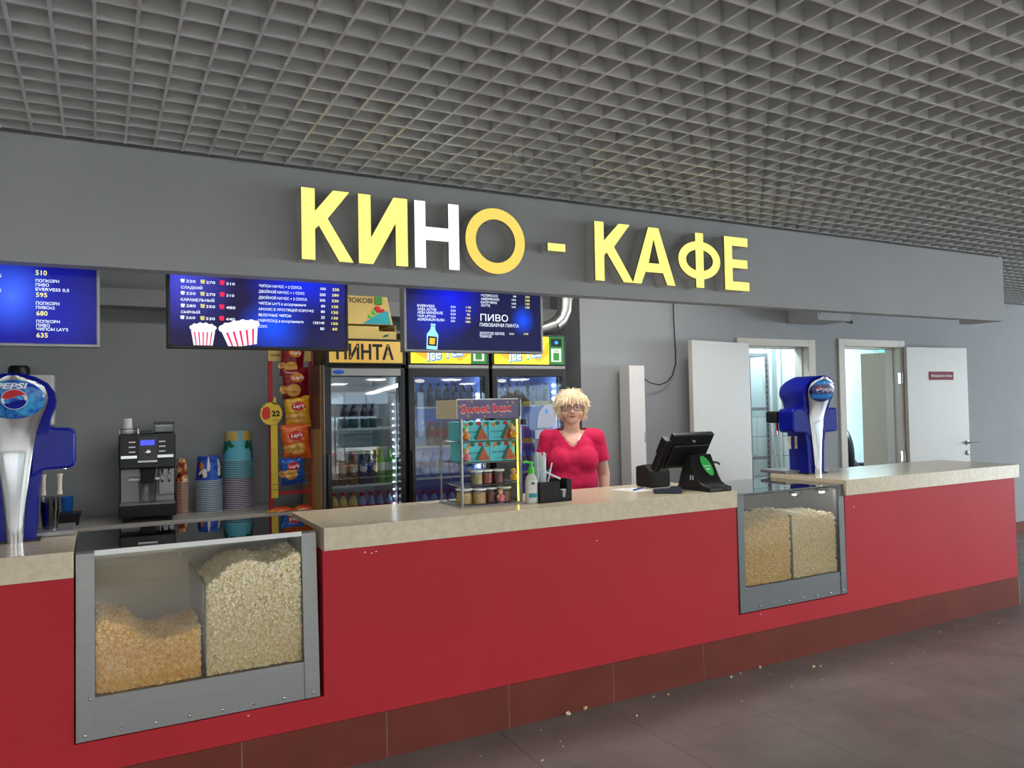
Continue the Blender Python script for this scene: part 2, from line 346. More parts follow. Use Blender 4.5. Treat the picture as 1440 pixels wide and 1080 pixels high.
# hall behind the photographer: rear wall with glazing, right side glazed
b = MB()
for (x0, x1) in ((-6, 9.3), (12.6, 13.05), (13.35, 14.1), (14.5, 18)): b.box(x0, -27.15, 0, x1, -27, 2.6)
b.box(9.3, -27.15, 2.3, 14.5, -27, 2.6).box(9.3, -27.15, 0, 12.6, -27, 0.5)
struct('wall_rear', b, M['hallwall'])
for n, (x0, x1, z0) in enumerate(((9.3, 12.6, 0.5), (13.05, 13.35, 0), (14.1, 14.5, 0))):
    w_ = structE('window_%d' % (n+1)); fm = MB(); k = max(1, round((x1-x0)/1.1))
    for i in range(k+1): xx = x0+(x1-x0)*i/k; fm.box(xx-0.03, -27.1, z0, xx+0.03, -27.02, 2.3)
    fm.box(x0, -27.1, z0, x1, -27.02, z0+0.05).box(x0, -27.1, 2.25, x1, -27.02, 2.3)
    fm.build('window_frame', M['white'], w_); MB().box(x0, -27.07, z0, x1, -27.06, 2.3).build('pane', M['winglass'], w_)
struct('wall_added', MB().box(-6, -8.15, 0, 3.3, -8, 0.3).box(-6, -8.15, 2.42, 3.3, -8, 2.6).box(3.1, -8.15, 0.3, 3.3, -8, 2.42), M['hallwall'])  # unseen wall, added to frame the front fill light
w_ = structE('window_5'); fm = MB()  # unseen glazing, added along with the front fill light
for i in range(6): fm.box(-5.99+1.8*i, -8.12, 0.3, -5.92+1.8*i, -8.04, 2.42)
fm.build('window_frame', M['white'], w_)
for i in range(5): MB().box(-5.92+1.8*i, -8.09, 0.3, -4.19+1.8*i, -8.08, 2.42).build('pane', M['winglass'], w_)
struct('wall_right', MB().box(18, -27, 0, 18.15, 5.1, 0.35).box(18, -27, 2.45, 18.15, 5.1, 3).box(18, 0.5, 0.35, 18.15, 5.1, 2.45), M['hallwall'])
w_ = structE('window_4'); fm = MB()
for i in range(14): fm.box(18.02, -27+2.1*i, 0.35, 18.1, -26.93+2.1*i, 2.45)
fm.build('window_frame', M['white'], w_)
for i in range(13): MB().box(18.05, -26.93+2.1*i, 0.35, 18.06, -24.9+2.1*i, 2.45).build('pane', M['winglass'], w_)
# ceilings
struct('ceiling', MB().box(-6, 0.15, 2.86, 18, 5.5, 2.95).box(-6, -27, 2.6, 18, 0.15, 2.95), M['plenum'])
gr = structE('ceiling_grid'); gr['label'] = 'grey open cell grid ceiling'
T = 0.0045; Z0, Z1 = 2.547, 2.597
sm = {}
def web(x0, y0, x1, y1, t):
    # inverted T: a 9 mm flange below, a thin tall web above
    if x1 is None: return MB().box(-T, y0, 0, T, y1, 0.006).box(-0.002, y0, 0.006, 0.002, y1, 0.085)
    return MB().box(x0, -T, 0.0002, x1, T, 0.006).box(x0, -0.002, 0.006, x1, 0.002, 0.0848)
def slat(key, mb_fn, loc):
    if key not in sm: sm[key] = mb_fn().mesh('grid_slat', M['grid'])
    link('grid_slat', sm[key], gr, 0, loc=loc)
for k in range(-12, 104):
    x = -0.2026+0.1*k
    if x < 5.90: slat('ys', lambda: web(0, 0.2, None, FY-0.012, 0), (x, 0, Z0))
    else: slat('yl', lambda: web(0, 0.2, None, WY-0.005, 0), (x, 0, Z0))
for k in range(0, 30): slat('xs', lambda: web(-1.45, 0, 10.2, 0, 0), (0, 3.246-0.1*k, Z0))
for k in range(1, 17): slat('xl', lambda: web(5.90, 0, 10.2, 0, 0), (0, 3.246+0.1*k, Z0))
struct('trim_2', MB().box(-6, 0.12, 2.545, 18, 0.2, 2.64).box(10.2, 0.2, 2.55, 18, 5, 2.62).box(-6, 0.2, 2.55, -1.45, FY, 2.62), M['hallwall'])
# fascia beam carrying the sign
fa = struct('fascia', MB().box(-6, FY, 2.074, 5.757, FY+0.085, 2.54).box(5.757, FY, 2.074, 5.878, 3.537, 2.54), M['fascia'])
struct('wall_above_fascia', MB().box(-6, FY+0.02, 2.54, 5.87, FY+0.07, 2.86).box(5.80, FY+0.07, 2.54, 5.87, WY, 2.86), M['plenum'])

# rooms behind the doors
struct('wall_store', MB().box(4.4, 5.75, 1.36, 6.2, 5.85, 2.6).box(6.2, WY+0.137, 1.36, 6.25, 5.75, 2.6).box(4.3, WY+0.137, 0, 4.4, 5.85, 2.6), M['storewall'])
ws = struct('wall_store_tiled', MB().box(4.4, 5.756, 0, 6.206, 5.85, 1.36).box(6.206, WY+0.137, 0, 6.25, 5.75, 1.36), M['floorgrout'])
tmx = MB().box(0.002, 0, 0.002, 0.298, 0.006, 0.197).mesh('wall_tile', M['storetile']); tmy = MB().box(0, 0.002, 0.002, 0.006, 0.218, 0.197).mesh('wall_tile', M['storetile'])
for j in range(3, 7):
    for i in range(3): link('wall_tile', tmx, ws, loc=(5.306+0.3*i, 5.75, -0.04+0.2*j))
    for i in range(3): link('wall_tile', tmy, ws, loc=(6.2, 5.09+0.22*i, -0.04+0.2*j))
struct('ceiling_rooms', MB().box(4.3, WY+0.137, 2.5, 11, 7.2, 2.6), M['storewall'])
struct('wall_office', MB().box(6.25, 7.0, 0, 11, 7.1, 2.6).box(10.9, WY+0.137, 0, 11, 7.0, 2.6), M['storewall'])
def tubes(name, pts, r_, m, label, cat, group=None, seg=10):
    o = MB().tube(pts, r_, seg).build(name, m, smooth=True); return tag(o, label, cat, group)
tubes('water_pipe', [(6.05, 5.70, 0.0), (6.05, 5.70, 2.5)], 0.024, M['white'], 'vertical white pipe in the tiled corner behind the first doorway', 'pipe')
tubes('water_pipe', [(6.16, 5.68, 0.0), (6.16, 5.68, 2.5)], 0.02, M['white'], 'thinner vertical white pipe tight in the corner of the store room', 'pipe')
tubes('water_pipe', [(6.172, 5.30, 0.0), (6.172, 5.30, 2.5)], 0.026, M['white'], 'white pipe on the side wall nearest the right jamb of the first doorway', 'pipe')
tubes('mop_pole', [(5.97, 5.45, 0.0), (5.83, 5.64, 2.3)], 0.015, M['white'], 'slim white pole leaning against the store room wall', 'pole')
rk = thing('storage_rack', 'perforated grey metal storage rack inside the first doorway', 'rack', (5.43, 5.56, 0))
for x in (-0.28, 0.28):
    for y in (-0.14, 0.1):
        l = MB().box(x-0.018, y-0.002, 0, x+0.018, y+0.002, 1.98).box(x-0.018 if x < 0 else x+0.014, y-0.018, 0, x-0.014 if x < 0 else x+0.018, y+0.018, 1.98).build('upright', M['greyplastic'], rk)
        hb = MB()
        for q in range(28): hb.box(x-0.005, y-0.004, 0.5+q*0.052, x+0.005, y-0.0025, 0.52+q*0.052)
        hb.build('hole_row', M['shadowgap'], l)
for z in (0.5, 0.96, 1.43, 1.95): MB().box(-0.28, -0.13, z, 0.28, 0.09, z+0.03).build('shelf', M['greyplastic'], rk)

# door frames, leaves
def door_frame(name, ox0, ix0, ix1, ox1, oz, iz):
    e = structE(name)
    MB().box(ox0, WY-0.018, 0, ix0, WY, oz).box(ix1, WY-0.018, 0, ox1, WY, oz).box(ix0, WY-0.018, iz, ix1, WY, oz).build('door_casing', M['frame'], e, bevel=0.003)
    MB().box(ix0-0.012, WY, 0, ix0, WY+0.137, iz).box(ix1, WY, 0, ix1+0.012, WY+0.137, iz).box(ix0-0.012, WY, iz, ix1+0.012, WY+0.137, iz+0.012).build('door_jamb', M['frame'], e)
    MB().box(ix0, WY+0.055, 0, ix0+0.014, WY+0.137, iz).box(ix1-0.014, WY+0.055, 0, ix1, WY+0.137, iz).box(ix0, WY+0.055, iz-0.014, ix1, WY+0.137, iz).build('door_stop', M['frame'], e)
    return e
door_frame('door_1', 4.865, 4.955, 5.74, 5.828, 2.073, 2.008)
d2 = door_frame('door_2', 6.146, 6.23, 7.03, 7.115, 2.095, 2.026)
for z in (1.72, 0.95):
    h = MB().box(6.99, WY-0.026, z-0.05, 7.03, WY-0.018, z+0.05); h.lathe([(0.009, -0.05), (0.009, 0.05)], (7.045, WY-0.03, z), 10).build('hinge', M['chrome'], d2)
def leaf(name, label, hinge, ang, wid, hgt, sgn):
    t = thing(name, label, 'door', hinge, ang)
    x0, x1 = (-wid, 0) if sgn < 0 else (0, wid)
    MB().box(x0, -0.04, 0.01, x1, 0, hgt).build('door_panel', M['doorwhite'], t, bevel=0.002)
    return t
l1 = leaf('door_leaf', 'open white door leaf swung left against the wall behind the till', (4.945, 4.925, 0), math.radians(10), 0.77, 2.02, -1)
hx = -0.64
hd = MB().lathe([(0.026, 0), (0.026, 0.008), (0.01, 0.012), (0.01, 0.045)], (0, 0, 0), 14); hd.rot('X', PI/2); hd.move((hx, -0.04, 1.03))
hd.tube([(hx, -0.083, 1.03), (hx+0.05, -0.086, 1.036), (hx+0.1, -0.084, 1.03), (hx+0.13, -0.08, 1.015)], 0.009, 8).build('door_handle', M['black'], l1, smooth=True)
l2 = leaf('door_leaf', 'open white door leaf carrying a maroon name plate, swung right against the wall', (7.075, 4.925, 0), math.radians(-3.5), 0.90, 2.03, 1)
hx = 0.855
hd = MB().lathe([(0.026, 0), (0.026, 0.008), (0.01, 0.012), (0.01, 0.045)], (0, 0, 0), 14); hd.rot('X', PI/2); hd.move((hx, -0.04, 1.05))
hd.tube([(hx, -0.083, 1.05), (hx+0.05, -0.086, 1.055), (hx+0.13, -0.084, 1.052)], 0.009, 8).build('door_handle', M['steel'], l2, smooth=True)
hd = MB().lathe([(0.024, 0), (0.024, 0.01), (0.01, 0.016)], (0, 0, 0), 14); hd.rot('X', PI/2); hd.move((hx, -0.04, 0.945)); hd.build('lock_rose', M['steel'], l2, smooth=True)
np_ = MB().box(0.315, -0.046, 1.70, 0.675, -0.04, 1.785).build('name_plate', M['maroon'], l2)
put_text(MB(), 'Менеджер смены', (0.34, -0.0475, 1.732), 0.31, 0.026, bold=0.01).build('plate_text', M['txtw'], np_)

# office behind the second doorway
cb = thing('wood_cabinet', 'tall beech cabinet seen through the second doorway', 'cabinet', (7.45, 5.20, 0))
MB().box(0, 0, 0.04, 0.62, 0.5, 2.02).box(0.02, 0.02, 0, 0.6, 0.48, 0.04).build('carcass', M['wood'], cb, bevel=0.003)
MB().box(0.02, -0.02, 0.06, 0.305, 0, 2.0).build('cabinet_door', M['wood'], cb, bevel=0.003); MB().box(0.315, -0.02, 0.06, 0.60, 0, 2.0).build('cabinet_door', M['wood'], cb, bevel=0.003)
tag(MB().box(8.43, 6.1, 2.03, 9.0, 6.2, 2.3).build('wall_panel', M['teal'], bevel=0.01), 'teal box glimpsed above the cabinet in the office', 'box')
ch = thing('office_chair', 'black leather office chair half hidden behind the cabinet in the second doorway', 'chair', (8.04, 6.15, 0), math.radians(60))
def pad(nm, c, sx, sy, sz):
    return MB().ell(c, (sx, sy, sz), 20, 12).build(nm, M['leather'], ch, smooth=True)
pad('seat', (0, 0, 0.5), 0.29, 0.28, 0.09); bk = pad('backrest', (0, 0.25, 0.86), 0.27, 0.1, 0.34)
pad('lower_cushion', (0, 0.2, 0.72), 0.24, 0.1, 0.13)
for s_ in (-1, 1): MB().tube([(s_*0.3, 0.2, 0.55), (s_*0.32, 0.15, 0.72), (s_*0.32, -0.12, 0.72), (s_*0.28, -0.16, 0.5)], 0.025, 8).build('armrest', M['black'], ch, smooth=True)
MB().lathe([(0.035, 0.08), (0.03, 0.42)], (0, 0, 0), 12).build('gas_column', M['black'], ch, smooth=True)
for k in range(5):
    a = 2*PI*k/5; l = MB().tube([(0, 0, 0.12), (0.3*math.cos(a), 0.3*math.sin(a), 0.075)], 0.022, 8).build('base_arm', M['black'], ch, smooth=True)
    MB().ell((0.3*math.cos(a), 0.3*math.sin(a), 0.032), (0.022, 0.032, 0.032), 10, 8).build('caster', M['black'], l, smooth=True)

# hall lamps (behind the photographer, mirrored in fridge doors and worktop)
lm = thing('ceiling_lamp', 'square white light panel in the hall ceiling behind the camera', 'lamp', (1, -2.2, 2.56), group='hall ceiling light panels')
MB().box(-0.31, -0.31, 0.0, 0.31, 0.31, 0.039).build('lamp_frame', M['white'], lm)
MB().box(-0.285, -0.285, -0.004, 0.285, 0.285, -0.0005).build('diffuser', M['panel_em'], lm)
first = True
for y in (-1.6, -4.6, -8, -12.5, -18, -23):
    for x in (-3, 0, 3, 6, 9, 12, 15):
        if y == -8 and x < 4: continue
        if first: lm.location = (x, y, 2.56); first = False
        else: copy_thing(lm, (x, y, 2.56), lm['label'])
for i in range(8):
    y = -12.5-1.75*i; x = 7.8+(y+12)*(11-7.8)/(-13)
    t = thing('linear_lamp', 'long white linear light hanging in the far hall', 'lamp', (x, y, 2.2), math.atan2(-13, 3.2), group='linear hall lights')
    MB().box(-0.85, -0.14, 0, 0.85, 0.14, 0.05).build('housing', M['white'], t); MB().box(-0.84, -0.13, -0.012, 0.84, 0.13, -0.001).build('diffuser', M['panel_em'], t)
    MB().tube([(0, 0, 0.05), (0, 0, 0.4)], 0.004, 6).build('hanger', M['steel'], t)

# ------------------------------------------------------------------ service counter
sc = thing('service_counter', 'long red service counter with a brown tiled plinth', 'counter', (0, 0, 0))
CY = 3.86
b = MB().box(-2.4, FY, 0.203, 5.925, CY, 0.318)
for x0, x1 in ((-2.4, -0.078), (0.836, 3.182), (4.086, 5.925)): b.box(x0, FY, 0.318, x1, CY, 0.926)
b.box(-2.4, FY+0.02, 0, 5.93, CY, 0.203)
b.build('counter_body', M['red'], sc)
MB().box(-2.4, FY+0.002, 0, 5.945, FY+0.02, 0.2015).build('plinth_grout', M['grout'], sc)
for k in range(-5, 8):
    x0 = 1.1077+0.6034*k+0.0025
    MB().box(x0, FY, 0.001, x0+0.5984, FY+0.01, 0.2015).build('plinth_tile', M['tile'], sc)
MB().box(5.935, FY+0.012, 0.001, 5.947, CY, 0.2015).build('plinth_tile', M['tile'], sc)
for n, (x, z) in enumerate(((1.02, 0.90), (1.05, 0.893), (1.07, 0.898), (2.23, 0.83), (3.35, 0.30), (0.53, 0.30), (4.17, 0.85))):
    MB().disc((x, FY-0.0006, z), 0.004, 0.003).build('paint_chip', M['papw'], sc)
def worktop(x0, x1, label, x1o=None):
    t = MB().box(x0, FY-0.022, 0.926, x1, CY, 1.0226)
    return tag(t.build('worktop', M['top'], bevel=0.003), label, 'countertop')
worktop(-2.4, -0.078, 'speckled beige worktop left of the large popcorn case')
worktop(0.836, 3.172, 'long speckled beige worktop under the till and sweets display')
worktop(4.076, 5.955, 'speckled beige worktop at the right end under the right soda tower')

# ------------------------------------------------------------------ popcorn cases
def heap(name, label, x0, x1, zb, prof, yf, yb, core, km, n_front, n_top, ksize=0.0115, parent_cat='popcorn'):
    """loose popcorn: an uneven core carrying thousands of three-lobed kernels joined into one mesh"""
    xs = np.array([p[0] for p in prof]); zs = np.array([p[1] for p in prof])
    H = lambda x, y: np.interp(x, xs, zs)+0.004*np.sin(x*37)+0.003*np.sin(x*71+1)+0.012*np.sin((y-yf)*9)-0.10*np.maximum(0, y-yf-0.25)
    # kernel template : three icosahedra
    t = (1+5**.5)/2
    ico = np.array([(-1,t,0),(1,t,0),(-1,-t,0),(1,-t,0),(0,-1,t),(0,1,t),(0,-1,-t),(0,1,-t),(t,0,-1),(t,0,1),(-t,0,-1),(-t,0,1)])/np.hypot(1, t)
    icf = np.array([(0,11,5),(0,5,1),(0,1,7),(0,7,10),(0,10,11),(1,5,9),(5,11,4),(11,10,2),(10,7,6),(7,1,8),(3,9,4),(3,4,2),(3,2,6),(3,6,8),(3,8,9),(4,9,5),(2,4,11),(6,2,10),(8,6,7),(9,8,1)])
    kv = []; kf = []
    for q, (c, r_) in enumerate((((0.55, 0.1, 0), 0.62), ((-0.45, 0.45, 0.15), 0.58), ((-0.25, -0.5, 0.2), 0.55), ((0.05, 0.0, 0.5), 0.5))):
        kv.append(ico*r_*np.array([1, 0.95, 0.85])+np.array(c)); kf.append(icf+12*q)
    kv = np.concatenate(kv); kf = np.concatenate(kf)
    # positions : jittered lattice just behind the glass, then on the top surface
    P = []
    zmax = zs.max()+0.03; sp = math.sqrt((x1-x0)*(zmax-zb)/n_front)
    for layer in range(2):
        if layer: sp *= 1.25
        gx, gz = np.meshgrid(np.arange(x0+0.008, x1-0.006, sp), np.arange(zb+0.006, zmax, sp))
        gx = gx.ravel()+RNG.normal(0, sp*.28, gx.size); gz = gz.ravel()+RNG.normal(0, sp*.28, gz.size)
        y = yf+0.013+layer*0.012+RNG.uniform(0, 0.008, gx.size)
        k = (gz < H(gx, y)-0.002) & (gx > x0+0.004) & (gx < x1-0.004) & (gz > zb)
        P.append(np.stack([gx[k], y[k], gz[k]], 1))
    gx = RNG.uniform(x0+0.01, x1-0.01, n_top); gy = yf+0.014+(yb-yf-0.03)*RNG.uniform(0, 1, n_top)**1.5
    P.append(np.stack([gx, gy, H(gx, gy)+RNG.uniform(-0.006, 0.006, n_top)], 1))
    P = np.concatenate(P); n = len(P)
    q = RNG.normal(size=(n, 4)); q /= np.linalg.norm(q, axis=1)[:, None]; a, b_, c, d = q.T
    R_ = np.stack([np.stack([1-2*(c*c+d*d), 2*(b_*c-a*d), 2*(b_*d+a*c)], 1), np.stack([2*(b_*c+a*d), 1-2*(b_*b_+d*d), 2*(c*d-a*b_)], 1), np.stack([2*(b_*d-a*c), 2*(c*d+a*b_), 1-2*(b_*b_+c*c)], 1)], 1)
    sz = ksize*RNG.uniform(0.75, 1.2, n)
    V = np.einsum('nij,kj->nki', R_, kv)*sz[:, None, None]+P[:, None, :]
    V[:, :, 1] = np.maximum(V[:, :, 1], yf+0.001); V[:, :, 0] = np.clip(V[:, :, 0], x0+0.001, x1-0.001); V[:, :, 2] = np.maximum(V[:, :, 2], zb+0.001)
    F = (kf[None]+(np.arange(n)*len(kv))[:, None, None]).reshape(-1, 3); V = V.reshape(-1, 3)
    # core
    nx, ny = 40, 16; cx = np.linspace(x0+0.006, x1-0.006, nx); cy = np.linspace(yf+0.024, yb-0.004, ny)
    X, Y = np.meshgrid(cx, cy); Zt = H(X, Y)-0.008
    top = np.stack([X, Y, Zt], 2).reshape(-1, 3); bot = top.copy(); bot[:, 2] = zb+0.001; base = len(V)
    cf = []
    for j in range(ny-1):
        for i in range(nx-1): s_ = base+j*nx+i; cf += [(s_, s_+1, s_+nx+1), (s_, s_+nx+1, s_+nx)]
    N = nx*ny
    for i in range(nx-1): s_ = base+i; cf += [(s_, s_+N, s_+N+1), (s_, s_+N+1, s_+1)]
    for j in range(ny-1):
        for s_ in (base+j*nx, base+j*nx+nx-1): cf += [(s_, s_+nx, s_+nx+N), (s_, s_+nx+N, s_+N)]
    nk = len(F); V = np.concatenate([V, top, bot]); F = np.concatenate([F, np.array(cf)])
    me = bpy.data.meshes.new(name); me.vertices.add(len(V)); me.vertices.foreach_set('co', V.astype(np.float32).ravel())
    me.loops.add(3*len(F)); me.loops.foreach_set('vertex_index', F.astype(np.int32).ravel()); me.polygons.add(len(F))
    me.polygons.foreach_set('loop_start', np.arange(0, 3*len(F), 3, dtype=np.int32))
    me.materials.append(km); me.materials.append(core)
    mi = np.zeros(len(F), np.int32); mi[nk:] = 1; me.polygons.foreach_set('material_index', mi)
    me.polygons.foreach_set('use_smooth', np.ones(len(F), bool)); me.update(); me.validate()
    o = bpy.data.objects.new(name, me); COL.objects.link(o); tag(o, label, 'popcorn', kind='stuff'); return o

def case(label, x0, x1, zs, zt, ybot, ytop, lidm, div, pw=0.062, edge=True):
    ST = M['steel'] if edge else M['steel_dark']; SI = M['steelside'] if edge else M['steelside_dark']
    t = thing('popcorn_case', label, 'display case', (0, 0, 0))
    yb = 3.845; zb = 0.325; fz = lambda z: ybot+(ytop-ybot)*(z-zb)/(zt-zb)
    def post(a, c): return MB().hexa([(a, ybot, zb), (c, ybot, zb), (c, ybot+0.04, zb), (a, ybot+0.04, zb), (a, ytop, zt), (c, ytop, zt), (c, ytop+0.04, zt), (a, ytop+0.04, zt)])
    post(x0, x0+pw).build('corner_post', ST, t, bevel=0.002); post(x1-pw, x1).build('corner_post', ST, t, bevel=0.002)
    yz = fz(zs)
    MB().hexa([(x0+pw, ybot+0.004, zb), (x1-pw, ybot+0.004, zb), (x1-pw, ybot+0.03, zb), (x0+pw, ybot+0.03, zb), (x0+pw, yz+0.004, zs), (x1-pw, yz+0.004, zs), (x1-pw, yz+0.03, zs), (x0+pw, yz+0.03, zs)]).build('sill_panel', ST, t)
    MB().hexa([(x0+pw, yz+0.006, zs), (x1-pw, yz+0.006, zs), (x1-pw, yz+0.012, zs), (x0+pw, yz+0.012, zs), (x0+pw, ytop+0.006, zt-0.012), (x1-pw, ytop+0.006, zt-0.012), (x1-pw, ytop+0.012, zt-0.012), (x0+pw, ytop+0.012, zt-0.012)]).build('front_glass', M['glass_case'], t)
    MB().box(x0+0.002, yb-0.012, zb, x1-0.002, yb, zt-0.02).build('back_panel', SI, t)
    MB().box(x0+0.001, ytop+0.04, zb, x0+0.009, yb-0.012, zt-0.012).box(x1-0.009, ytop+0.04, zb, x1-0.001, yb-0.012, zt-0.012).build('side_panel', SI, t)
    MB().box(x0+0.009, ytop+0.045, zs-0.012, x1-0.009, yb-0.012, zs).build('case_floor', SI, t)
    MB().box(x0, ytop-0.002, zt-0.006, x1, yb, zt+0.004).build('lid_glass', lidm, t)
    if edge: MB().box(x0+pw, ytop-0.006, zt-0.016, x1-pw, ytop+0.002, zt+0.003).build('edge_glint_strip', M['edge'], t)  # pale strip paints the light caught along the lid's front edge
    MB().hexa([(div-0.004, fz(zs)+0.016, zs), (div+0.004, fz(zs)+0.016, zs), (div+0.004, yb-0.02, zs), (div-0.004, yb-0.02, zs), (div-0.004, fz(0.84)+0.016, 0.84), (div+0.004, fz(0.84)+0.016, 0.84), (div+0.004, yb-0.02, 0.84), (div-0.004, yb-0.02, 0.84)]).build('divider', M['clearplast'] if edge else SI, t)
    n = 8; sb = MB()
    for k in range(n):
        x = x0+0.03+(x1-x0-0.06)*k/(n-1); sb2 = MB().ell((x, ybot-0.001, zb+0.022), (0.006, 0.004, 0.006), 8, 6); sb2.build('screw', M['chrome'], t, smooth=True)
    for x in (x0+0.045, x1-0.045): MB().ell((x, fz(zs)-0.001, zs), (0.006, 0.004, 0.006), 8, 6).build('screw', M['chrome'], t, smooth=True)
    return t
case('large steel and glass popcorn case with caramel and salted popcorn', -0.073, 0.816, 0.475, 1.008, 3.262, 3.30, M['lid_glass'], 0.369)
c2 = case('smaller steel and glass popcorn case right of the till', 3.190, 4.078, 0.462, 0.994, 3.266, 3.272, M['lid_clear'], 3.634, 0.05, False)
lt = MB().box(3.93, 3.32, 0.955, 4.0, 3.36, 0.975).build('case_lamp', M['black'], c2); MB().ell((3.965, 3.34, 0.951), (0.02, 0.012, 0.006), 12, 8).build('bulb', M['bulb'], lt)
lt = MB().box(3.70, 3.32, 0.955, 3.75, 3.36, 0.975).build('case_lamp', M['black'], c2); MB().ell((3.725, 3.34, 0.951), (0.014, 0.01, 0.005), 12, 8).build('bulb', M['bulb'], lt)
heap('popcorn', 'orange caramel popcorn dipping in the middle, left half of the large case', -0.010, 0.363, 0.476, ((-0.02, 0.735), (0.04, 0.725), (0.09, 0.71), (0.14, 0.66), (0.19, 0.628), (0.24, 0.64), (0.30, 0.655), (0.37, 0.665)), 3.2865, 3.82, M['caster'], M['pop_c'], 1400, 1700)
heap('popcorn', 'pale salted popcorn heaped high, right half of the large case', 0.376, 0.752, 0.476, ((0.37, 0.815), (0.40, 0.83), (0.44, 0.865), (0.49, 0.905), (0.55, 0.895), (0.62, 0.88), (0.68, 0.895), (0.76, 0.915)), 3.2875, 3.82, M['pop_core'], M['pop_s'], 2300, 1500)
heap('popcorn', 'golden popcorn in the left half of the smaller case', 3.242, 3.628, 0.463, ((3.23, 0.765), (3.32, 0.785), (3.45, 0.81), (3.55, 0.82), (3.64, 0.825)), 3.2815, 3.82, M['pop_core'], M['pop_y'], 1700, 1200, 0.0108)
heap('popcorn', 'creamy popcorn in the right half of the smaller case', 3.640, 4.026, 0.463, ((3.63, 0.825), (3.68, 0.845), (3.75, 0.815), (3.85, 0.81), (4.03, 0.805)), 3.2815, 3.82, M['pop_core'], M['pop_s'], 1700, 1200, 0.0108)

# crumbs on the floor
cr = [((2.024, 3.255), 'large popcorn crumb against the plinth, left one of a pair'), ((2.133, 3.262), 'large popcorn crumb against the plinth, right one of a pair'), ((3.07, 3.225), 'popcorn crumb under the smaller case, larger of two'), ((3.158, 3.25), 'yellowish popcorn crumb under the smaller case'), ((3.316, 3.258), 'popcorn crumb touching the plinth below the smaller case'), ((3.587, 3.11), 'white popcorn crumb alone on the floor before the right plinth'), ((3.63, 3.10), 'tiny crumb beside the lone white crumb'), ((2.53, 3.224), 'crumb lying along the plinth below the long red panel'), ((2.306, 3.072), 'small crumb on the dark floor before the plinth'), ((1.669, 2.9), 'small crumb on the floor seam at the bottom of the view'), ((2.613, 3.209), 'flat crumb near the plinth in the middle'), ((4.804, 3.144), 'tiny crumb on the floor before the right end of the counter')]
for k, ((x, y), lb) in enumerate(cr):
    s_ = (0.013 if k < 2 else 0.009 if k in (2, 4, 5) else 0.006); m_ = MB()
    for q in range(4): m_.ell((RNG.uniform(-.6, .6)*s_, RNG.uniform(-.6, .6)*s_, s_*0.55+RNG.uniform(0, .7)*s_), (s_*.7, s_*.6, s_*.55), 8, 6)
    tag(m_.build('popcorn_crumb', M['pop_s'], smooth=True, loc=(x, y, 0.0)), lb, 'popcorn', 'popcorn crumbs on the floor')
for k in range(14):
    x = RNG.uniform(1.4, 5.5); y = RNG.uniform(2.75, 3.22); m_ = MB().ell((0, 0, 0.0022), (0.005, 0.004, 0.002), 7, 5)
    tag(m_.build('popcorn_crumb', M['pop_s'], smooth=True, loc=(x, y, 0.0)), 'speck of popcorn scattered on the dark floor before the counter', 'popcorn', 'popcorn specks on the floor')

# ------------------------------------------------------------------ sign letters
def circ(cx, cy, rx, ry, n=48): return [(cx+rx*math.cos(2*PI*i/n), cy+ry*math.sin(2*PI*i/n)) for i in range(n)]
ZB = 2.142; LH = 0.299
def letterK(W, s): h = LH; return [[(0,0),(s,0),(s,0.13*h/0.3),(s+0.016,0.146*h/.3),(W-s*1.02-0.004,0),(W,0),(W*0.5,0.178*h/.3),(W*0.93,h),(W*0.93-s*1.25,h),(s,0.205*h/.3),(s,h),(0,h)]]
def letterI(W, s): h = LH; return [[(0,0),(s*1.15,0),(W-s,h*0.62),(W-s,0),(W,0),(W,h),(W-s*1.15,h),(s,h*0.38),(s,h),(0,h)]]
def letterH(W, s): h = LH; return [[(0,0),(s,0),(s,h*0.42),(W-s,h*0.42),(W-s,0),(W,0),(W,h),(W-s,h),(W-s,h*0.62),(s,h*0.62),(s,h),(0,h)]]
def letterA(W, s): h = LH; a = W/2; return [[(0,0),(s*1.02,0),(s*1.02+0.028,h*0.21),(W-s*1.02-0.028,h*0.21),(W-s*1.02,0),(W,0),(a+s*0.62,h),(a-s*0.62,h)], [(s*1.02+0.050,h*0.37),(a,h*0.80),(W-s*1.02-0.050,h*0.37)]]
def letterE(W, s): h = LH; return [[(0,0),(W,0),(W,h*0.165),(s,h*0.165),(s,h*0.42),(W*0.94,h*0.42),(W*0.94,h*0.58),(s,h*0.58),(s,h*0.835),(W*0.97,h*0.835),(W*0.97,h),(0,h)]]
def letterO(W, s): return [circ(W/2, LH/2, W/2, LH*0.515), circ(W/2, LH/2, W/2-s, LH*0.515-s)]
def letterF(W, s):
    h = LH; a = W/2; q = s/2; cz = h*0.5; rx, rz = W/2, h*0.345; ix, iz = rx-s*0.95, rz-s*0.8
    out = []; A0 = math.asin(min(1, q/rx))
    def arc(cx, r1, r2, a0, a1, n=20): return [(cx+r1*math.cos(a0+(a1-a0)*i/n), cz+r2*math.sin(a0+(a1-a0)*i/n)) for i in range(n+1)]
    aa = math.acos(q/rx)
    outer = [(a-q, 0), (a+q, 0)]+arc(a, rx, rz, -aa, aa)+[(a+q, h), (a-q, h)]+arc(a, rx, rz, PI-aa, PI+aa)
    bb_ = math.acos(q/ix)
    return [outer, arc(a, ix, iz, -bb_, bb_), arc(a, ix, iz, PI-bb_, PI+bb_)]
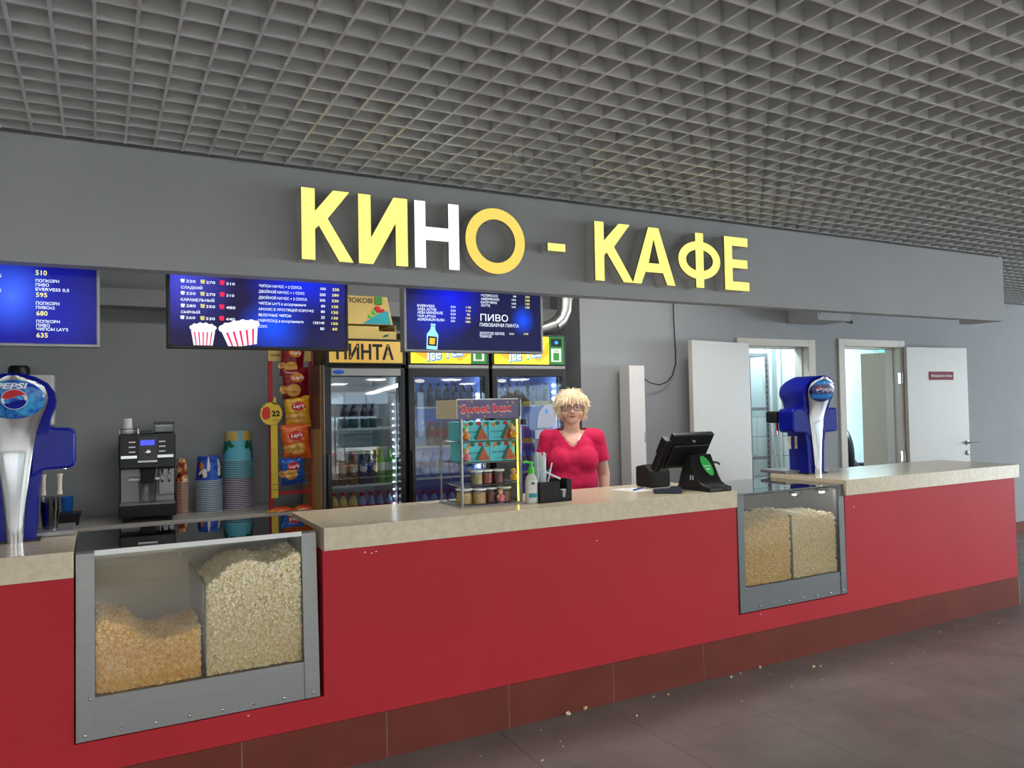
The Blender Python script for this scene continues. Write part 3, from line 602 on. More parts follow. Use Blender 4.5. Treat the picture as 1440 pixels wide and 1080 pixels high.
def letter(label, sp, x, face, z=ZB):
    t = thing('sign_letter', label, 'letter', (x, FY, z), group='letters of the illuminated sign')
    D = 0.082
    vs, fs = curve_mesh(sp, D/2-0.001, 'NONE')
    m_ = MB().add([(p[0], -D/2+0.001-p[2], p[1]) for p in vs], fs); 
    m_.build('return', M['letterside'], t)
    vs, fs = curve_mesh(sp, 0.0, 'BOTH')
    MB().add([(p[0], -D, p[1]) for p in vs], fs).build('lit_face', face, t)
    vs, fs = curve_mesh(sp, 0.004, 'NONE', 0.0012)
    MB().add([(p[0], -D+0.0045-p[2], p[1]) for p in vs], fs).build('rim', M['letterrim'] if face != M['sign_w'] else M['darkgrey'], t)
    return t
letter('glowing yellow letter К that opens the sign, leftmost of all', letterK(0.218, 0.056), 0.744, M['sign_y'])
letter('glowing yellow letter И, second of the sign', letterI(0.222, 0.055), 0.985, M['sign_y'])
letter('glowing white letter Н, the only white one of the sign', letterH(0.215, 0.052), 1.240, M['sign_w'])
letter('glowing amber ring letter О, round letter before the dash', letterO(0.311, 0.052), 1.487, M['sign_o'])
letter('small glowing yellow dash between the two sign words', [[(0, 0), (0.100, 0), (0.100, 0.038), (0, 0.038)]], 1.925, M['sign_y'], 2.270)
letter('glowing yellow letter К that opens the second sign word', letterK(0.236, 0.056), 2.200, M['sign_y'])
letter('glowing yellow letter А with open counter, after the second К', letterA(0.281, 0.054), 2.432, M['sign_y'])
letter('glowing yellow letter Ф with round bowl and centre stem', letterF(0.297, 0.056), 2.737, M['sign_y'])
letter('glowing yellow letter Е that ends the sign, rightmost of all', letterE(0.182, 0.058), 3.066, M['sign_y'])

# ------------------------------------------------------------------ menu screens
TV1_TEXT = [('510', -0.205, 2.056, 0.037, 0.022, 'y'), ('ПОПКОРН', -0.205, 2.029, 0.077, 0.013, 'w'), ('ПИВО', -0.205, 2.013, 0.044, 0.013, 'w'), ('EVERVESS 0,5', -0.205, 1.996, 0.111, 0.014, 'w'), ('595', -0.204, 1.972, 0.037, 0.02, 'y'), ('ПОПКОРН', -0.204, 1.942, 0.077, 0.014, 'w'), ('ПИВОх2', -0.204, 1.926, 0.062, 0.013, 'w'), ('680', -0.203, 1.901, 0.037, 0.021, 'y'), ('ПОПКОРН', -0.203, 1.873, 0.077, 0.013, 'w'), ('ПИВО', -0.203, 1.858, 0.044, 0.013, 'w'), ("ЧИПСЫ LAY'S", -0.203, 1.843, 0.105, 0.014, 'w'), ('635', -0.203, 1.817, 0.038, 0.021, 'y'),]
TV2_TEXT = [('220', 0.326, 2.059, 0.037, 0.013, 'w'), ('270', 0.404, 2.058, 0.036, 0.013, 'w'), ('310', 0.484, 2.057, 0.035, 0.013, 'w'), ('СЛАДКИЙ', 0.307, 2.032, 0.082, 0.013, 'w'), ('220', 0.326, 2.008, 0.037, 0.013, 'w'), ('270', 0.403, 2.007, 0.037, 0.014, 'w'), ('310', 0.484, 2.007, 0.032, 0.013, 'w'), ('КАРАМЕЛЬНЫЙ', 0.306, 1.981, 0.13, 0.014, 'w'), ('280', 0.326, 1.956, 0.037, 0.014, 'w'), ('350', 0.403, 1.956, 0.036, 0.014, 'w'), ('480', 0.482, 1.955, 0.038, 0.014, 'w'), ('СЫРНЫЙ', 0.306, 1.93, 0.073, 0.013, 'w'), ('260', 0.324, 1.907, 0.037, 0.013, 'w'), ('330', 0.402, 1.905, 0.036, 0.014, 'w'), ('440', 0.481, 1.906, 0.037, 0.014, 'w'), ('ЧИПСЫ НАЧОС + 2 СОУСА', 0.618, 2.056, 0.183, 0.014, 'w'), ('ДВОЙНОЙ НАЧОС + 1 СОУС', 0.617, 2.031, 0.196, 0.014, 'w'), ('ДВОЙНОЙ НАЧОС + 2 СОУСА', 0.616, 2.005, 0.208, 0.014, 'w'), ("ЧИПСЫ LAY'S в ассортименте", 0.616, 1.98, 0.203, 0.014, 'w'), ('АРАХИС В ХРУСТЯЩЕЙ КОРОЧКЕ', 0.615, 1.955, 0.238, 0.013, 'w'), ('ЯБЛОЧНЫЕ ЧИПСЫ', 0.614, 1.929, 0.139, 0.014, 'w'), ('МАРМЕЛАД в ассортименте', 0.613, 1.905, 0.194, 0.014, 'w'), ('СОУС', 0.612, 1.88, 0.039, 0.013, 'w'), ('100', 0.884, 2.057, 0.024, 0.014, 'w'), ('200', 0.88, 2.03, 0.027, 0.015, 'w'), ('200', 0.88, 2.005, 0.025, 0.014, 'w'), ('80', 0.886, 1.979, 0.018, 0.014, 'w'), ('80', 0.885, 1.954, 0.018, 0.014, 'w'), ('25', 0.885, 1.928, 0.017, 0.015, 'w'), ('130/140', 0.85, 1.903, 0.05, 0.014, 'w'), ('80', 0.881, 1.877, 0.018, 0.015, 'w'), ('230', 0.938, 2.056, 0.031, 0.015, 'y'), ('280', 0.936, 2.031, 0.031, 0.014, 'y'), ('330', 0.935, 2.005, 0.031, 0.014, 'y'), ('150', 0.935, 1.978, 0.029, 0.015, 'y'), ('150', 0.933, 1.952, 0.03, 0.015, 'y'), ('130', 0.933, 1.927, 0.029, 0.014, 'y'), ('150', 0.932, 1.902, 0.029, 0.014, 'y'), ('60', 0.936, 1.877, 0.022, 0.015, 'y'),]
TV3_TEXT = [('EVERVESS', 1.346, 2.002, 0.088, 0.015, 'w'), ('АКВА АКТИВ', 1.346, 1.986, 0.097, 0.014, 'w'), ('АКВА МИНЕРАЛЕ', 1.346, 1.97, 0.131, 0.015, 'w'), ('ЧАЙ LIPTON', 1.346, 1.953, 0.093, 0.014, 'w'), ('ADRENALIN RUSH', 1.345, 1.937, 0.139, 0.015, 'w'), ('0,5л', 1.519, 2.005, 0.026, 0.012, 'w'), ('0,5л', 1.519, 1.986, 0.026, 0.013, 'w'), ('0,5л', 1.518, 1.969, 0.027, 0.013, 'w'), ('0,5л', 1.518, 1.951, 0.026, 0.012, 'w'), ('250', 1.518, 1.935, 0.023, 0.012, 'w'), ('110', 1.601, 2.005, 0.026, 0.013, 'y'), ('110', 1.601, 1.988, 0.025, 0.012, 'y'), ('90', 1.605, 1.969, 0.018, 0.013, 'y'), ('120', 1.599, 1.952, 0.025, 0.012, 'y'), ('180', 1.598, 1.934, 0.026, 0.012, 'y'), ('ЭСПРЕССО', 1.684, 2.068, 0.094, 0.014, 'w'), ('АМЕРИКАНО', 1.684, 2.051, 0.102, 0.014, 'w'), ('КАПУЧИНО', 1.683, 2.034, 0.09, 0.014, 'w'), ('ЛАТТЕ', 1.683, 2.018, 0.051, 0.014, 'w'), ('80', 1.867, 2.073, 0.017, 0.011, 'w'), ('100', 1.858, 2.055, 0.024, 0.011, 'w'), ('100', 1.858, 2.036, 0.024, 0.011, 'w'), ('160', 1.858, 2.019, 0.022, 0.011, 'w'), ('100', 1.938, 2.073, 0.024, 0.012, 'y'), ('100', 1.937, 2.055, 0.025, 0.013, 'y'), ('130', 1.937, 2.037, 0.024, 0.013, 'y'), ('130', 1.936, 2.019, 0.025, 0.013, 'y'), ('ПИВО', 1.679, 1.947, 0.155, 0.04, 'w'), ('ПИВОВАРНИ ПИНТА', 1.675, 1.919, 0.22, 0.02, 'w'), ('ЗОЛОТОЕ/ БЕЛОЕ', 1.673, 1.879, 0.139, 0.015, 'w'), ('ТЕМНОЕ', 1.672, 1.864, 0.068, 0.014, 'w'), ('0,5л', 1.84, 1.882, 0.027, 0.011, 'w'), ('195', 1.925, 1.883, 0.025, 0.011, 'y'),]
def tv(name_label, x0, x1, zb, fm, mat_, rows, deco=None, fw=0.012):
    y0 = 3.45; t = thing('menu_screen', name_label, 'screen', (x0, y0, zb)); W = x1-x0; Ht = 0.437
    f = MB().box(0, -0.012, 0, W, 0.045, fw).box(0, -0.012, Ht-fw, W, 0.045, Ht).box(0, -0.012, fw, fw, 0.045, Ht-fw).box(W-fw, -0.012, fw, W, 0.045, Ht-fw)
    f.build('frame', fm, t, bevel=0.002); MB().box(fw*0.5, 0.0, fw*0.5, W-fw*0.5, 0.05, Ht-fw*0.5).box(W*0.3, 0.05, 0.1, W*0.7, 0.075, 0.34).build('housing', M['black'], t)
    MB().box(fw, -0.006, fw, W-fw, 0.0, Ht-fw).build('display', mat_, t)
    MB().box(W*0.5-0.02, 0.052, 0.3, W*0.5+0.02, 0.075, 2.859-zb).box(W*0.5-0.1, 0.05, 0.2, W*0.5+0.1, 0.078, 0.34).build('ceiling_bracket', M['black'], t)
    for body, x, z, w_, cap, c in rows:
        m_ = put_text(MB(), body, (x-x0, -0.0075, z-zb), w_, cap*0.86, bold=0.010 if w_ < 0.15 else 0.005)
        m_.build('menu_line' if c == 'w' else 'price_line', M['w_em' if c == 'w' else 'y_em'], t)
    if deco: deco(t, x0, zb)
    return t
tv('left menu screen in a silver frame, cut by the picture edge', -0.74, 0.011, 1.782, M['steel'],
   screen_mat('menu_blue_left', (14, 16, 90), [(0.36, 0.17, 0.42, 0.36, (24, 30, 170)), (0.46, 0.19, 0.16, 0.16, (66, 104, 250)), (0.62, 0.12, 0.16, 0.25, (20, 24, 150))]), TV1_TEXT + [('КОЛА', -0.62, 2.03, 0.06, 0.014, 'w'), ("LAY'S", -0.365, 2.04, 0.05, 0.014, 'w'), ("LAY'S", -0.365, 1.985, 0.05, 0.014, 'w')])
def deco2(t, x0, zb):
    Y = -0.0076
    def cup(cx, z0, wb, wt, h, tilt):
        wh = MB(); st = MB(); R_ = Matrix.Rotation(tilt, 3, 'Y')
        wh.add([(-wb/2, Y, 0), (wb/2, Y, 0), (wt/2, Y, h), (-wt/2, Y, h)], [(0, 1, 2, 3)])
        for i in range(9):
            a = -0.46+0.115*i; wh.disc((a*wt, Y, h+0.010+0.011*math.cos(a*3.1)+0.004*(i % 2)), wt*0.105, wt*0.10, seg=14)
        wh.disc((0, Y, h+0.006), wt*0.5, wt*0.19, seg=20)
        for i in range(5):
            a = -0.36+0.18*i; st.add([((a-.03)*wb, Y-0.0006, 0.0), ((a+.03)*wb, Y-0.0006, 0), ((a+.03)*wt, Y-0.0006, h*.9), ((a-.03)*wt, Y-0.0006, h*.9)], [(0, 1, 2, 3)])
        for mb in (wh, st):
            for i in range(len(mb.v)):
                p = R_ @ Vector(mb.v[i]); mb.v[i] = (p.x+cx, mb.v[i][1], p.z+z0)
        o = wh.build('bucket_picture', M['w_em'], t); st.build('stripe_picture', M['r_em'], o)
    cup(0.138, 0.0135, 0.074, 0.094, 0.062, 0); cup(0.297, 0.0135, 0.115, 0.15, 0.074, math.radians(-10))
    for body, x, z, w_, cap, c in TV2_TEXT:
        if body in ('220', '270', '310', '280', '350', '480', '260', '330', '440') and x < 0.6 and c == 'w':
            k = 0 if x < 0.40 else (1 if x < 0.48 else 2)
            sz = (0.0165, 0.019, 0.022)[k]; cx = x-x0-(0.0128, 0.0132, 0.0165)[k]; z_ = z-zb-0.001; mb = MB()
            mb.add([(cx-sz*.36, Y, z_), (cx+sz*.36, Y, z_), (cx+sz*.46, Y, z_+sz*.62), (cx-sz*.46, Y, z_+sz*.62)], [(0, 1, 2, 3)])
            for q in (-.28, 0, .28): mb.disc((cx+q*sz, Y, z_+sz*.70), sz*.19, sz*.19, seg=10)
            mb.build('bucket_icon', M[('w_em', 'o_em', 'r_em')[k]], t)
tv('middle menu screen in a black frame with popcorn buckets pictured', 0.253, 1.008, 1.785, M['black'],
   screen_mat('menu_blue_middle', (34, 30, 62), [(0.06, 0.30, 0.22, 0.25, (70, 72, 200)), (0.55, 0.30, 0.26, 0.22, (20, 44, 230)), (0.43, 0.10, 0.17, 0.14, (24, 80, 250)), (0.62, 0.12, 0.2, 0.18, (20, 22, 70))]), TV2_TEXT, deco2)
def deco3(t, x0, zb):
    Y = -0.0076; m_ = MB()
    prof = [(0.0, 0.045), (0.145, 0.045), (0.165, 0.016), (0.2, 0.014)]
    pts = [(-r_, h) for h, r_ in prof]+[(r_, h) for h, r_ in reversed(prof)]
    R_ = Matrix.Rotation(math.radians(4), 3, 'Y')
    def T(x, z, y=Y): p = R_ @ Vector((x, 0, z)); return (p.x+0.14, y, p.z+0.0)
    prof = [(0.013, -0.028), (0.013, 0.028)]
    out = [(-0.028, 0.013), (0.028, 0.013), (0.030, 0.085), (0.013, 0.108), (0.011, 0.125), (-0.011, 0.125), (-0.013, 0.108), (-0.030, 0.085)]
    m_.add([T(*p) for p in out], [tuple(range(8))]); m_.add([T(-0.012, 0.127), T(0.012, 0.127), T(0.012, 0.137), T(-0.012, 0.137)], [(0, 1, 2, 3)])
    m_.build('bottle_picture', M['b_em'], t)
    MB().add([T(-0.023, 0.03, Y-.0005), T(0.023, 0.03, Y-.0005), T(0.023, 0.075, Y-.0005), T(-0.023, 0.075, Y-.0005)], [(0, 1, 2, 3)]).build('label_picture', M['k_em'], t)
    MB().add([T(-0.015, 0.037, Y-.001), T(0.013, 0.037, Y-.001), T(0.015, 0.068, Y-.001), T(-0.015, 0.068, Y-.001)], [(0, 1, 2, 3)]).build('emblem_picture', M['amber_em'], t)
tv('right menu screen in a silver frame with a bottle pictured', 1.276, 2.035, 1.787, M['steel'],
   screen_mat('menu_blue_right', (26, 28, 66), [(0.24, 0.26, 0.2, 0.18, (16, 30, 225)), (0.16, 0.16, 0.2, 0.16, (22, 34, 170)), (0.645, 0.17, 0.075, 0.085, (20, 80, 245))]), TV3_TEXT, deco3)

# ------------------------------------------------------------------ back counter and what stands on it
bc = thing('back_counter', 'pale back counter along the rear wall behind the popcorn case', 'counter', (0, 0, 0))
MB().box(-2.4, 4.83, 0.862, 1.19, 5.378, 0.9).build('counter_top', mat('grey_back_top', (168, 166, 160), 0.35, var=0.03, scale=20), bc, bevel=0.006, seg=3)
MB().box(-2.4, 4.87, 0.08, 1.19, 5.37, 0.862).box(-2.4, 4.92, 0, 1.19, 5.37, 0.08).build('base_cabinets', M['greyplastic'], bc)
BZ = 0.9
# coffee machine
cm = thing('coffee_machine', 'black and steel coffee machine with a small blue display on the back counter', 'coffee machine', (0.105, 4.90, BZ), math.radians(-3))
W = 0.297
MB().box(0.0, 0.16, 0.03, W, 0.40, 0.50).box(0.0, 0.02, 0.30, W, 0.16, 0.50).build('housing', M['black'], cm, bevel=0.008)
MB().box(0.012, 0.012, 0.375, 0.10, 0.02, 0.485).build('button_panel', M['black'], cm); MB().box(0.197, 0.012, 0.375, 0.285, 0.02, 0.485).build('button_panel', M['black'], cm)
fp = MB().box(0.1, 0.0, 0.345, 0.197, 0.02, 0.485).build('front_panel', M['darkgrey'], cm, bevel=0.002)
MB().box(0.112, -0.002, 0.435, 0.185, 0.0, 0.465).build('display', emis('coffee_display', (80, 90, 240), 1.0), fp)
MB().ell((0.148, -0.001, 0.395), (0.017, 0.004, 0.016), 14, 8).build('emblem', M['chrome'], fp, smooth=True)
MB().box(0.098, -0.003, 0.338, 0.199, 0.012, 0.348).build('chrome_strip', M['edge'], cm)
for x0, x1 in ((0.012, 0.094), (0.2, 0.284)): MB().box(x0, 0.006, 0.362, x1, 0.016, 0.378).build('chrome_strip', M['chrome'], cm)
for x in (0.066, 0.222):
    for k in range(3): MB().box(x-0.014, 0.006, 0.395+0.028*k, x+0.02, 0.012, 0.402+0.028*k).build('button', M['edge'], cm)
MB().prism([(0.108, 0.30), (0.19, 0.30), (0.19, 0.345), (0.108, 0.345)], 'xz', 0.03, 0.14).prism([(0.118, 0.215), (0.18, 0.215), (0.192, 0.30), (0.106, 0.30)], 'xz', 0.03, 0.12).build('spout_block', M['matteblack'], cm, bevel=0.005)
MB().box(0.008, 0.150, 0.10, W-0.008, 0.162, 0.30).build('back_splash', M['steel'], cm)
MB().box(0.205, 0.08, 0.14, 0.29, 0.15, 0.295).build('steam_unit', M['steel'], cm, bevel=0.006)
for x in (0.225, 0.262): MB().tube([(x, 0.07, 0.29), (x, 0.055, 0.26), (x, 0.06, 0.215)], 0.006, 8).build('milk_tube', M['chrome'], cm, smooth=True)
MB().box(0.05, 0.06, 0.232, 0.106, 0.1, 0.245).box(0.19, 0.06, 0.232, 0.21, 0.1, 0.245).build('side_ledge', M['edge'], cm)
MB().lathe([(0.044, 0), (0.05, 0.12), (0.052, 0.125)], (0.148, 0.09, 0.105), 18).build('milk_jug', M['clearplast'], cm, smooth=True)
MB().box(0.0, -0.02, 0.028, W, 0.16, 0.098).build('drip_tray', M['black'], cm, bevel=0.006)
MB().box(0.006, -0.014, 0.098, 0.09, 0.15, 0.104).box(0.19, -0.014, 0.098, W-0.006, 0.15, 0.104).box(0.09, 0.0, 0.098, 0.19, 0.15, 0.102).build('drip_grid', M['steel'], cm)
for x in (0.04, W-0.04):
    for y in (0.02, 0.34): MB().lathe([(0.02, 0), (0.02, 0.03)], (x, y, 0), 12).build('foot', M['matteblack'], cm)
hp = MB().box(0.185, 0.12, 0.50, 0.292, 0.36, 0.555).build('bean_hopper', M['clearplast'], cm, bevel=0.008); MB().box(0.183, 0.118, 0.552, 0.294, 0.362, 0.563).build('hopper_lid', M['darkgrey'], hp, bevel=0.003)
MB().box(0.195, 0.13, 0.502, 0.282, 0.35, 0.53).build('coffee_beans', mat('coffee_beans', (60, 38, 28), 0.6, var=0.3, scale=90), hp)
rl = MB()
rl.tube([(0.004, 0.38, 0.53), (0.004, 0.03, 0.53), (0.10, 0.03, 0.53), (0.10, 0.38, 0.53)], 0.004, 6)
for p in ((0.004, 0.03), (0.10, 0.03), (0.004, 0.38), (0.10, 0.38)): rl.tube([(p[0], p[1], 0.5), (p[0], p[1], 0.53)], 0.004, 6)
rl.build('cup_rail', M['chrome'], cm, smooth=True); MB().box(0.115, 0.06, 0.5, 0.18, 0.3, 0.515).build('water_lid', M['darkgrey'], cm, bevel=0.004)

def cup_mesh(rt, rb, h, m_body, m_rim, rim=0.003, seg=28):
    """paper cup standing upside down: base up, rolled rim at the bottom"""
    b = MB().lathe([(rb-0.001, 0.004), (rb, 0.004+0.0005), (rt, h), (rt-0.003, h+0.0005), (rt-0.004, h-0.006), (0.0001, h-0.006)], (0, 0, 0), seg, 0, caps=False)
    n = 6
    b.lathe([(rb+rim*math.cos(2*PI*i/n), rim+rim*math.sin(2*PI*i/n)) for i in range(n+1)], (0, 0, 0), seg, 1, caps=False)
    return b.mesh('paper_cup', [m_body, m_rim], True, 40)
def blotch(name, cols, scale, rough=0.5, pos=None, detail=1.0):
    m = mat(name, cols[0], rough); nt = m.node_tree; b = nt.nodes['Principled BSDF']; tc = nt.nodes.new('ShaderNodeTexCoord')
    n = nt.nodes.new('ShaderNodeTexNoise'); n.inputs['Scale'].default_value = scale; n.inputs['Detail'].default_value = detail; nt.links.new(tc.outputs['Object'], n.inputs['Vector'])
    rp = nt.nodes.new('ShaderNodeValToRGB'); rp.color_ramp.interpolation = 'CONSTANT'; e = rp.color_ramp.elements
    k = len(cols); ps = pos or [0]+[0.36+0.28*i/(k-1) for i in range(k-1)]
    while len(e) < k: e.new(0.5)
    for i in range(k): e[i].position = ps[i]; e[i].color = lin(cols[i])
    nt.links.new(n.outputs['Fac'], rp.inputs[0]); nt.links.new(rp.outputs[0], b.inputs['Base Color']); return m
M['cupbeach'] = mat('teal_bucket_print', (86, 176, 198), 0.5, rgb2=(108, 196, 214), scale=7)
M['cupdark'] = blotch('dark_film_print', [(54, 18, 18), (140, 40, 26), (206, 140, 70), (230, 196, 170)], 26)
M['cupblue'] = blotch('blue_space_print', [(30, 66, 168), (30, 66, 168), (44, 96, 200)], 20)
M['rimw'] = mat('pale_rim', (208, 198, 204), 0.5); M['rimt'] = mat('teal_rim', (150, 206, 214), 0.5); M['rimp'] = mat('peach_rim', (212, 180, 160), 0.5); M['rimb'] = mat('pale_blue_rim', (190, 206, 216), 0.5)
M['cupdeep'] = mat('deep_blue_print', (52, 54, 96), 0.5, var=0.2, scale=30); M['cupteal'] = mat('teal_wall_print', (40, 120, 140), 0.5, var=0.1, scale=30); M['cupbrown'] = mat('brown_wall_print', (110, 62, 50), 0.5, rgb2=(150, 120, 110), scale=50); M['cupsteel'] = mat('steel_blue_print', (64, 96, 128), 0.5, rgb2=(90, 110, 124), scale=50)
def stack(what, cat, x, y, n, dz, mesh_of, group, where, rand=0.0):
    first_of = {}
    for k in range(n):
        me = mesh_of(k)
        nm = 'popcorn_bucket' if 'bucket' in what else 'paper_cup'
        o = link(nm, me, None, 0, loc=(x+RNG.normal(0, .0006), y, BZ+0.0004+dz*k))
        pos = 'topmost' if k == n-1 else (ORD[k]+' from the bottom')
        tag(o, '%s, %s of %s' % (what(k) if callable(what) else what, pos, where), cat, group)
    return o
cA = cup_mesh(0.0255, 0.037, 0.145, M['cupdark'], M['rimp'], 0.0022, 22); cA2 = cup_mesh(0.0255, 0.037, 0.145, M['cupbrown'], M['rimp'], 0.0022, 22)
stack('upside-down dark film-print cup', 'cup', 0.456, 5.152, 18, 0.0112, lambda k: cA if k == 17 else cA2, 'cups in the narrow stack', 'the narrow stack by the coffee machine')
cB = cup_mesh(0.064, 0.078, 0.150, M['cupblue'], M['rimb'], 0.0028); cB2 = cup_mesh(0.064, 0.078, 0.150, M['cupsteel'], M['rimb'], 0.0028)
topB = stack('upside-down blue space-print bucket', 'bucket', 0.612, 5.155, 18, 0.0113, lambda k: cB if k == 17 else cB2, 'buckets in the middle stack', 'the middle stack on the back counter')
cC = cup_mesh(0.076, 0.094, 0.190, M['cupbeach'], M['rimt'], 0.003); cC2 = cup_mesh(0.076, 0.094, 0.190, M['cupdeep'], M['rimw'], 0.003); cC3 = cup_mesh(0.076, 0.094, 0.190, M['cupteal'], M['rimt'], 0.003)
topC = stack('upside-down beach-print bucket', 'bucket', 0.796, 5.215, 27, 0.0117, lambda k: cC if k == 26 else (cC3 if k > 16 else cC2), 'buckets in the tall stack', 'the tall stack on the back counter')
# printed patches that wrap the two top buckets
def wrap(parent, name, m_, r0, r1, h, z0, z1, a0, a1, wob=0.0, n=18, lift=0.0012):
    def fn(u, v):
        a = math.radians(a0+(a1-a0)*u); zz0 = z0+wob*math.sin(u*19)+wob*.6*math.sin(u*41); z = zz0+(z1-zz0)*v
        rr = r0+(r1-r0)*(z/h)+lift; return (rr*math.cos(a), rr*math.sin(a), z)
    return MB().grid(fn, n, 4).build(name, m_, parent, smooth=True)
for a0, a1 in ((180, 262), (280, 360)): wrap(topC, 'sand_print', M['card'], 0.094, 0.076, 0.19, 0.128, 0.189, a0, a1, 0.002)
def blob(parent, name, m_, r0, r1, h, a, z, da, dz_, lift=0.0018, seg=16):
    vs = []
    for i in range(seg):
        t = 2*PI*i/seg; q = 1+0.18*math.sin(3*t+z*90); aa = math.radians(a+da*q*math.cos(t)); zz = z+dz_*q*math.sin(t); rr = r0+(r1-r0)*(zz/h)+lift
        vs.append((rr*math.cos(aa), rr*math.sin(aa), zz))
    rr = r0+(r1-r0)*(z/h)+lift+0.0012; vs.append((rr*math.cos(math.radians(a)), rr*math.sin(math.radians(a)), z))
    return MB().add(vs, [(i, (i+1) % seg, seg) for i in range(seg)]).build(name, m_, parent)
M['leafg'] = mat('leaf_green_print', (28, 104, 72), 0.5, var=0.2, scale=60)
for a, z, da, dz_ in ((200, 0.09, 16, 0.034), (222, 0.112, 14, 0.018), (236, 0.096, 10, 0.012), (305, 0.1, 16, 0.026), (326, 0.086, 15, 0.03), (190, 0.06, 10, 0.02)): blob(topC, 'leaf_print', M['leafg'], 0.094, 0.076, 0.19, a, z, da, dz_)
for a, z, da, dz_, mm in ((228, 0.095, 11, 0.024, 'orange'), (238, 0.05, 20, 0.026, 'papw'), (262, 0.1, 7, 0.045, 'papw'), (318, 0.09, 11, 0.045, 'papw'), (316, 0.088, 5, 0.016, 'txtk'), (318, 0.045, 12, 0.016, 'papw'), (232, 0.036, 13, 0.012, 'txtk'), (330, 0.03, 16, 0.016, 'txtk')): blob(topB, 'space_print', M[mm], 0.078, 0.064, 0.15, a, z, da, dz_)
# white paper cups nested upside down on the machine
cw = cup_mesh(0.0225, 0.031, 0.08, M['papw'], M['papw'], 0.0016, 20)
for k in range(2):
    o = link('paper_cup', cw, None, 0, loc=(0.158, 5.10, BZ+0.5006+0.008*k)); tag(o, ('lower' if k == 0 else 'upper')+' of two nested white paper cups on the coffee machine', 'cup', 'white cups on the coffee machine')

# black basket, blue cup, clear cups, white cabinet on the wall
bk_ = MB(); x0, x1, y0, y1 = -0.20, -0.085, 4.98, 5.09
bk_.hexa([(x0+.008, y0+.008, 0), (x1-.008, y0+.008, 0), (x1-.008, y1-.008, 0), (x0+.008, y1-.008, 0), (x0, y0, .062), (x1, y0, .062), (x1, y1, .062), (x0, y1, .062)])
bt = thing('napkin_basket', 'small black ribbed basket on the back counter', 'basket', (0, 0, BZ)); bk_.build('basket_body', M['black'], bt)
for k in range(9): MB().box(x0+.006+k*.0122, y0-.003, .004, x0+.011+k*.0122, y0+.006, .058).build('rib', M['matteblack'], bt)
MB().box(x0-.006, y0-.008, .058, x1+.006, y1+.006, .068).build('rim', M['black'], bt, bevel=.003)
bl = MB().lathe([(0.024, 0), (0.033, 0.14), (0.0345, 0.143), (0.033, 0.146), (0.03, 0.14), (0.022, 0.004)], (0, 0, 0), 22)
tag(bl.build('paper_cup', mat('blue_cup', (24, 104, 196), 0.45, var=0.05, scale=12), smooth=True, loc=(-0.155, 5.17, BZ)), 'blue cup behind the small black basket', 'cup')
cc = MB().lathe([(0.026, 0), (0.036, 0.1), (0.0375, 0.102), (0.0365, 0.104), (0.035, 0.1), (0.0253, 0.003)], (0, 0, 0), 24).mesh('plastic_cup', M['clearplast'], True, 40)
for k in range(4):
    o = link('plastic_cup', cc, None, 0, loc=(-0.176, 3.79, 1.0232+0.016*k)); tag(o, 'clear plastic cup, %s in the stack beside the left soda tower' % ('topmost' if k == 3 else ORD[k]+' from the bottom'), 'cup', 'clear cups by the left soda tower')
wc = thing('wall_cabinet', 'pale cabinet with a black fitting on the wall behind the left soda tower', 'cabinet', (-0.62, 5.16, 1.46))
MB().box(0, 0, 0, 0.40, 0.21, 0.29).build('cabinet_body', M['white'], wc, bevel=0.006); MB().box(0.005, -0.012, 0.01, 0.395, 0, 0.285).build('cabinet_door', M['white'], wc, bevel=0.003)
MB().lathe([(0.055, 0), (0.055, 0.04), (0.045, 0.055)], (0.225, 0.09, 0.29), 18).build('black_cap', M['black'], wc, smooth=True)

# ------------------------------------------------------------------ soda towers
def badge_mat(name, c1, c2, band):
    m = mat(name, c1, 0.12, coat=0.5); nt = m.node_tree; b = nt.nodes['Principled BSDF']; tc = nt.nodes.new('ShaderNodeTexCoord')
    w_ = nt.nodes.new('ShaderNodeTexWave' if band else 'ShaderNodeTexNoise')
    if band:
        w_.bands_direction = 'Z'; w_.inputs['Scale'].default_value = 3.2; w_.inputs['Distortion'].default_value = 1.5; w_.inputs['Phase Offset'].default_value = 1.2
    else: w_.inputs['Scale'].default_value = 22; w_.inputs['Distortion'].default_value = 1.2
    nt.links.new(tc.outputs['Object'], w_.inputs['Vector'])
    rp = nt.nodes.new('ShaderNodeValToRGB'); rp.color_ramp.elements[0].position = 0.35 if not band else 0.55; rp.color_ramp.elements[1].position = 0.68 if not band else 0.95
    rp.color_ramp.elements[0].color = lin(c1); rp.color_ramp.elements[1].color = lin(c2)
    nt.links.new(w_.outputs['Fac'], rp.inputs[0]); nt.links.new(rp.outputs[0], b.inputs['Base Color']); return m
M['badge1'] = badge_mat('badge_ice_blue', (10, 64, 170), (70, 170, 226), False)
M['badge2'] = badge_mat('badge_deep_blue', (16, 26, 104), (30, 130, 214), True)
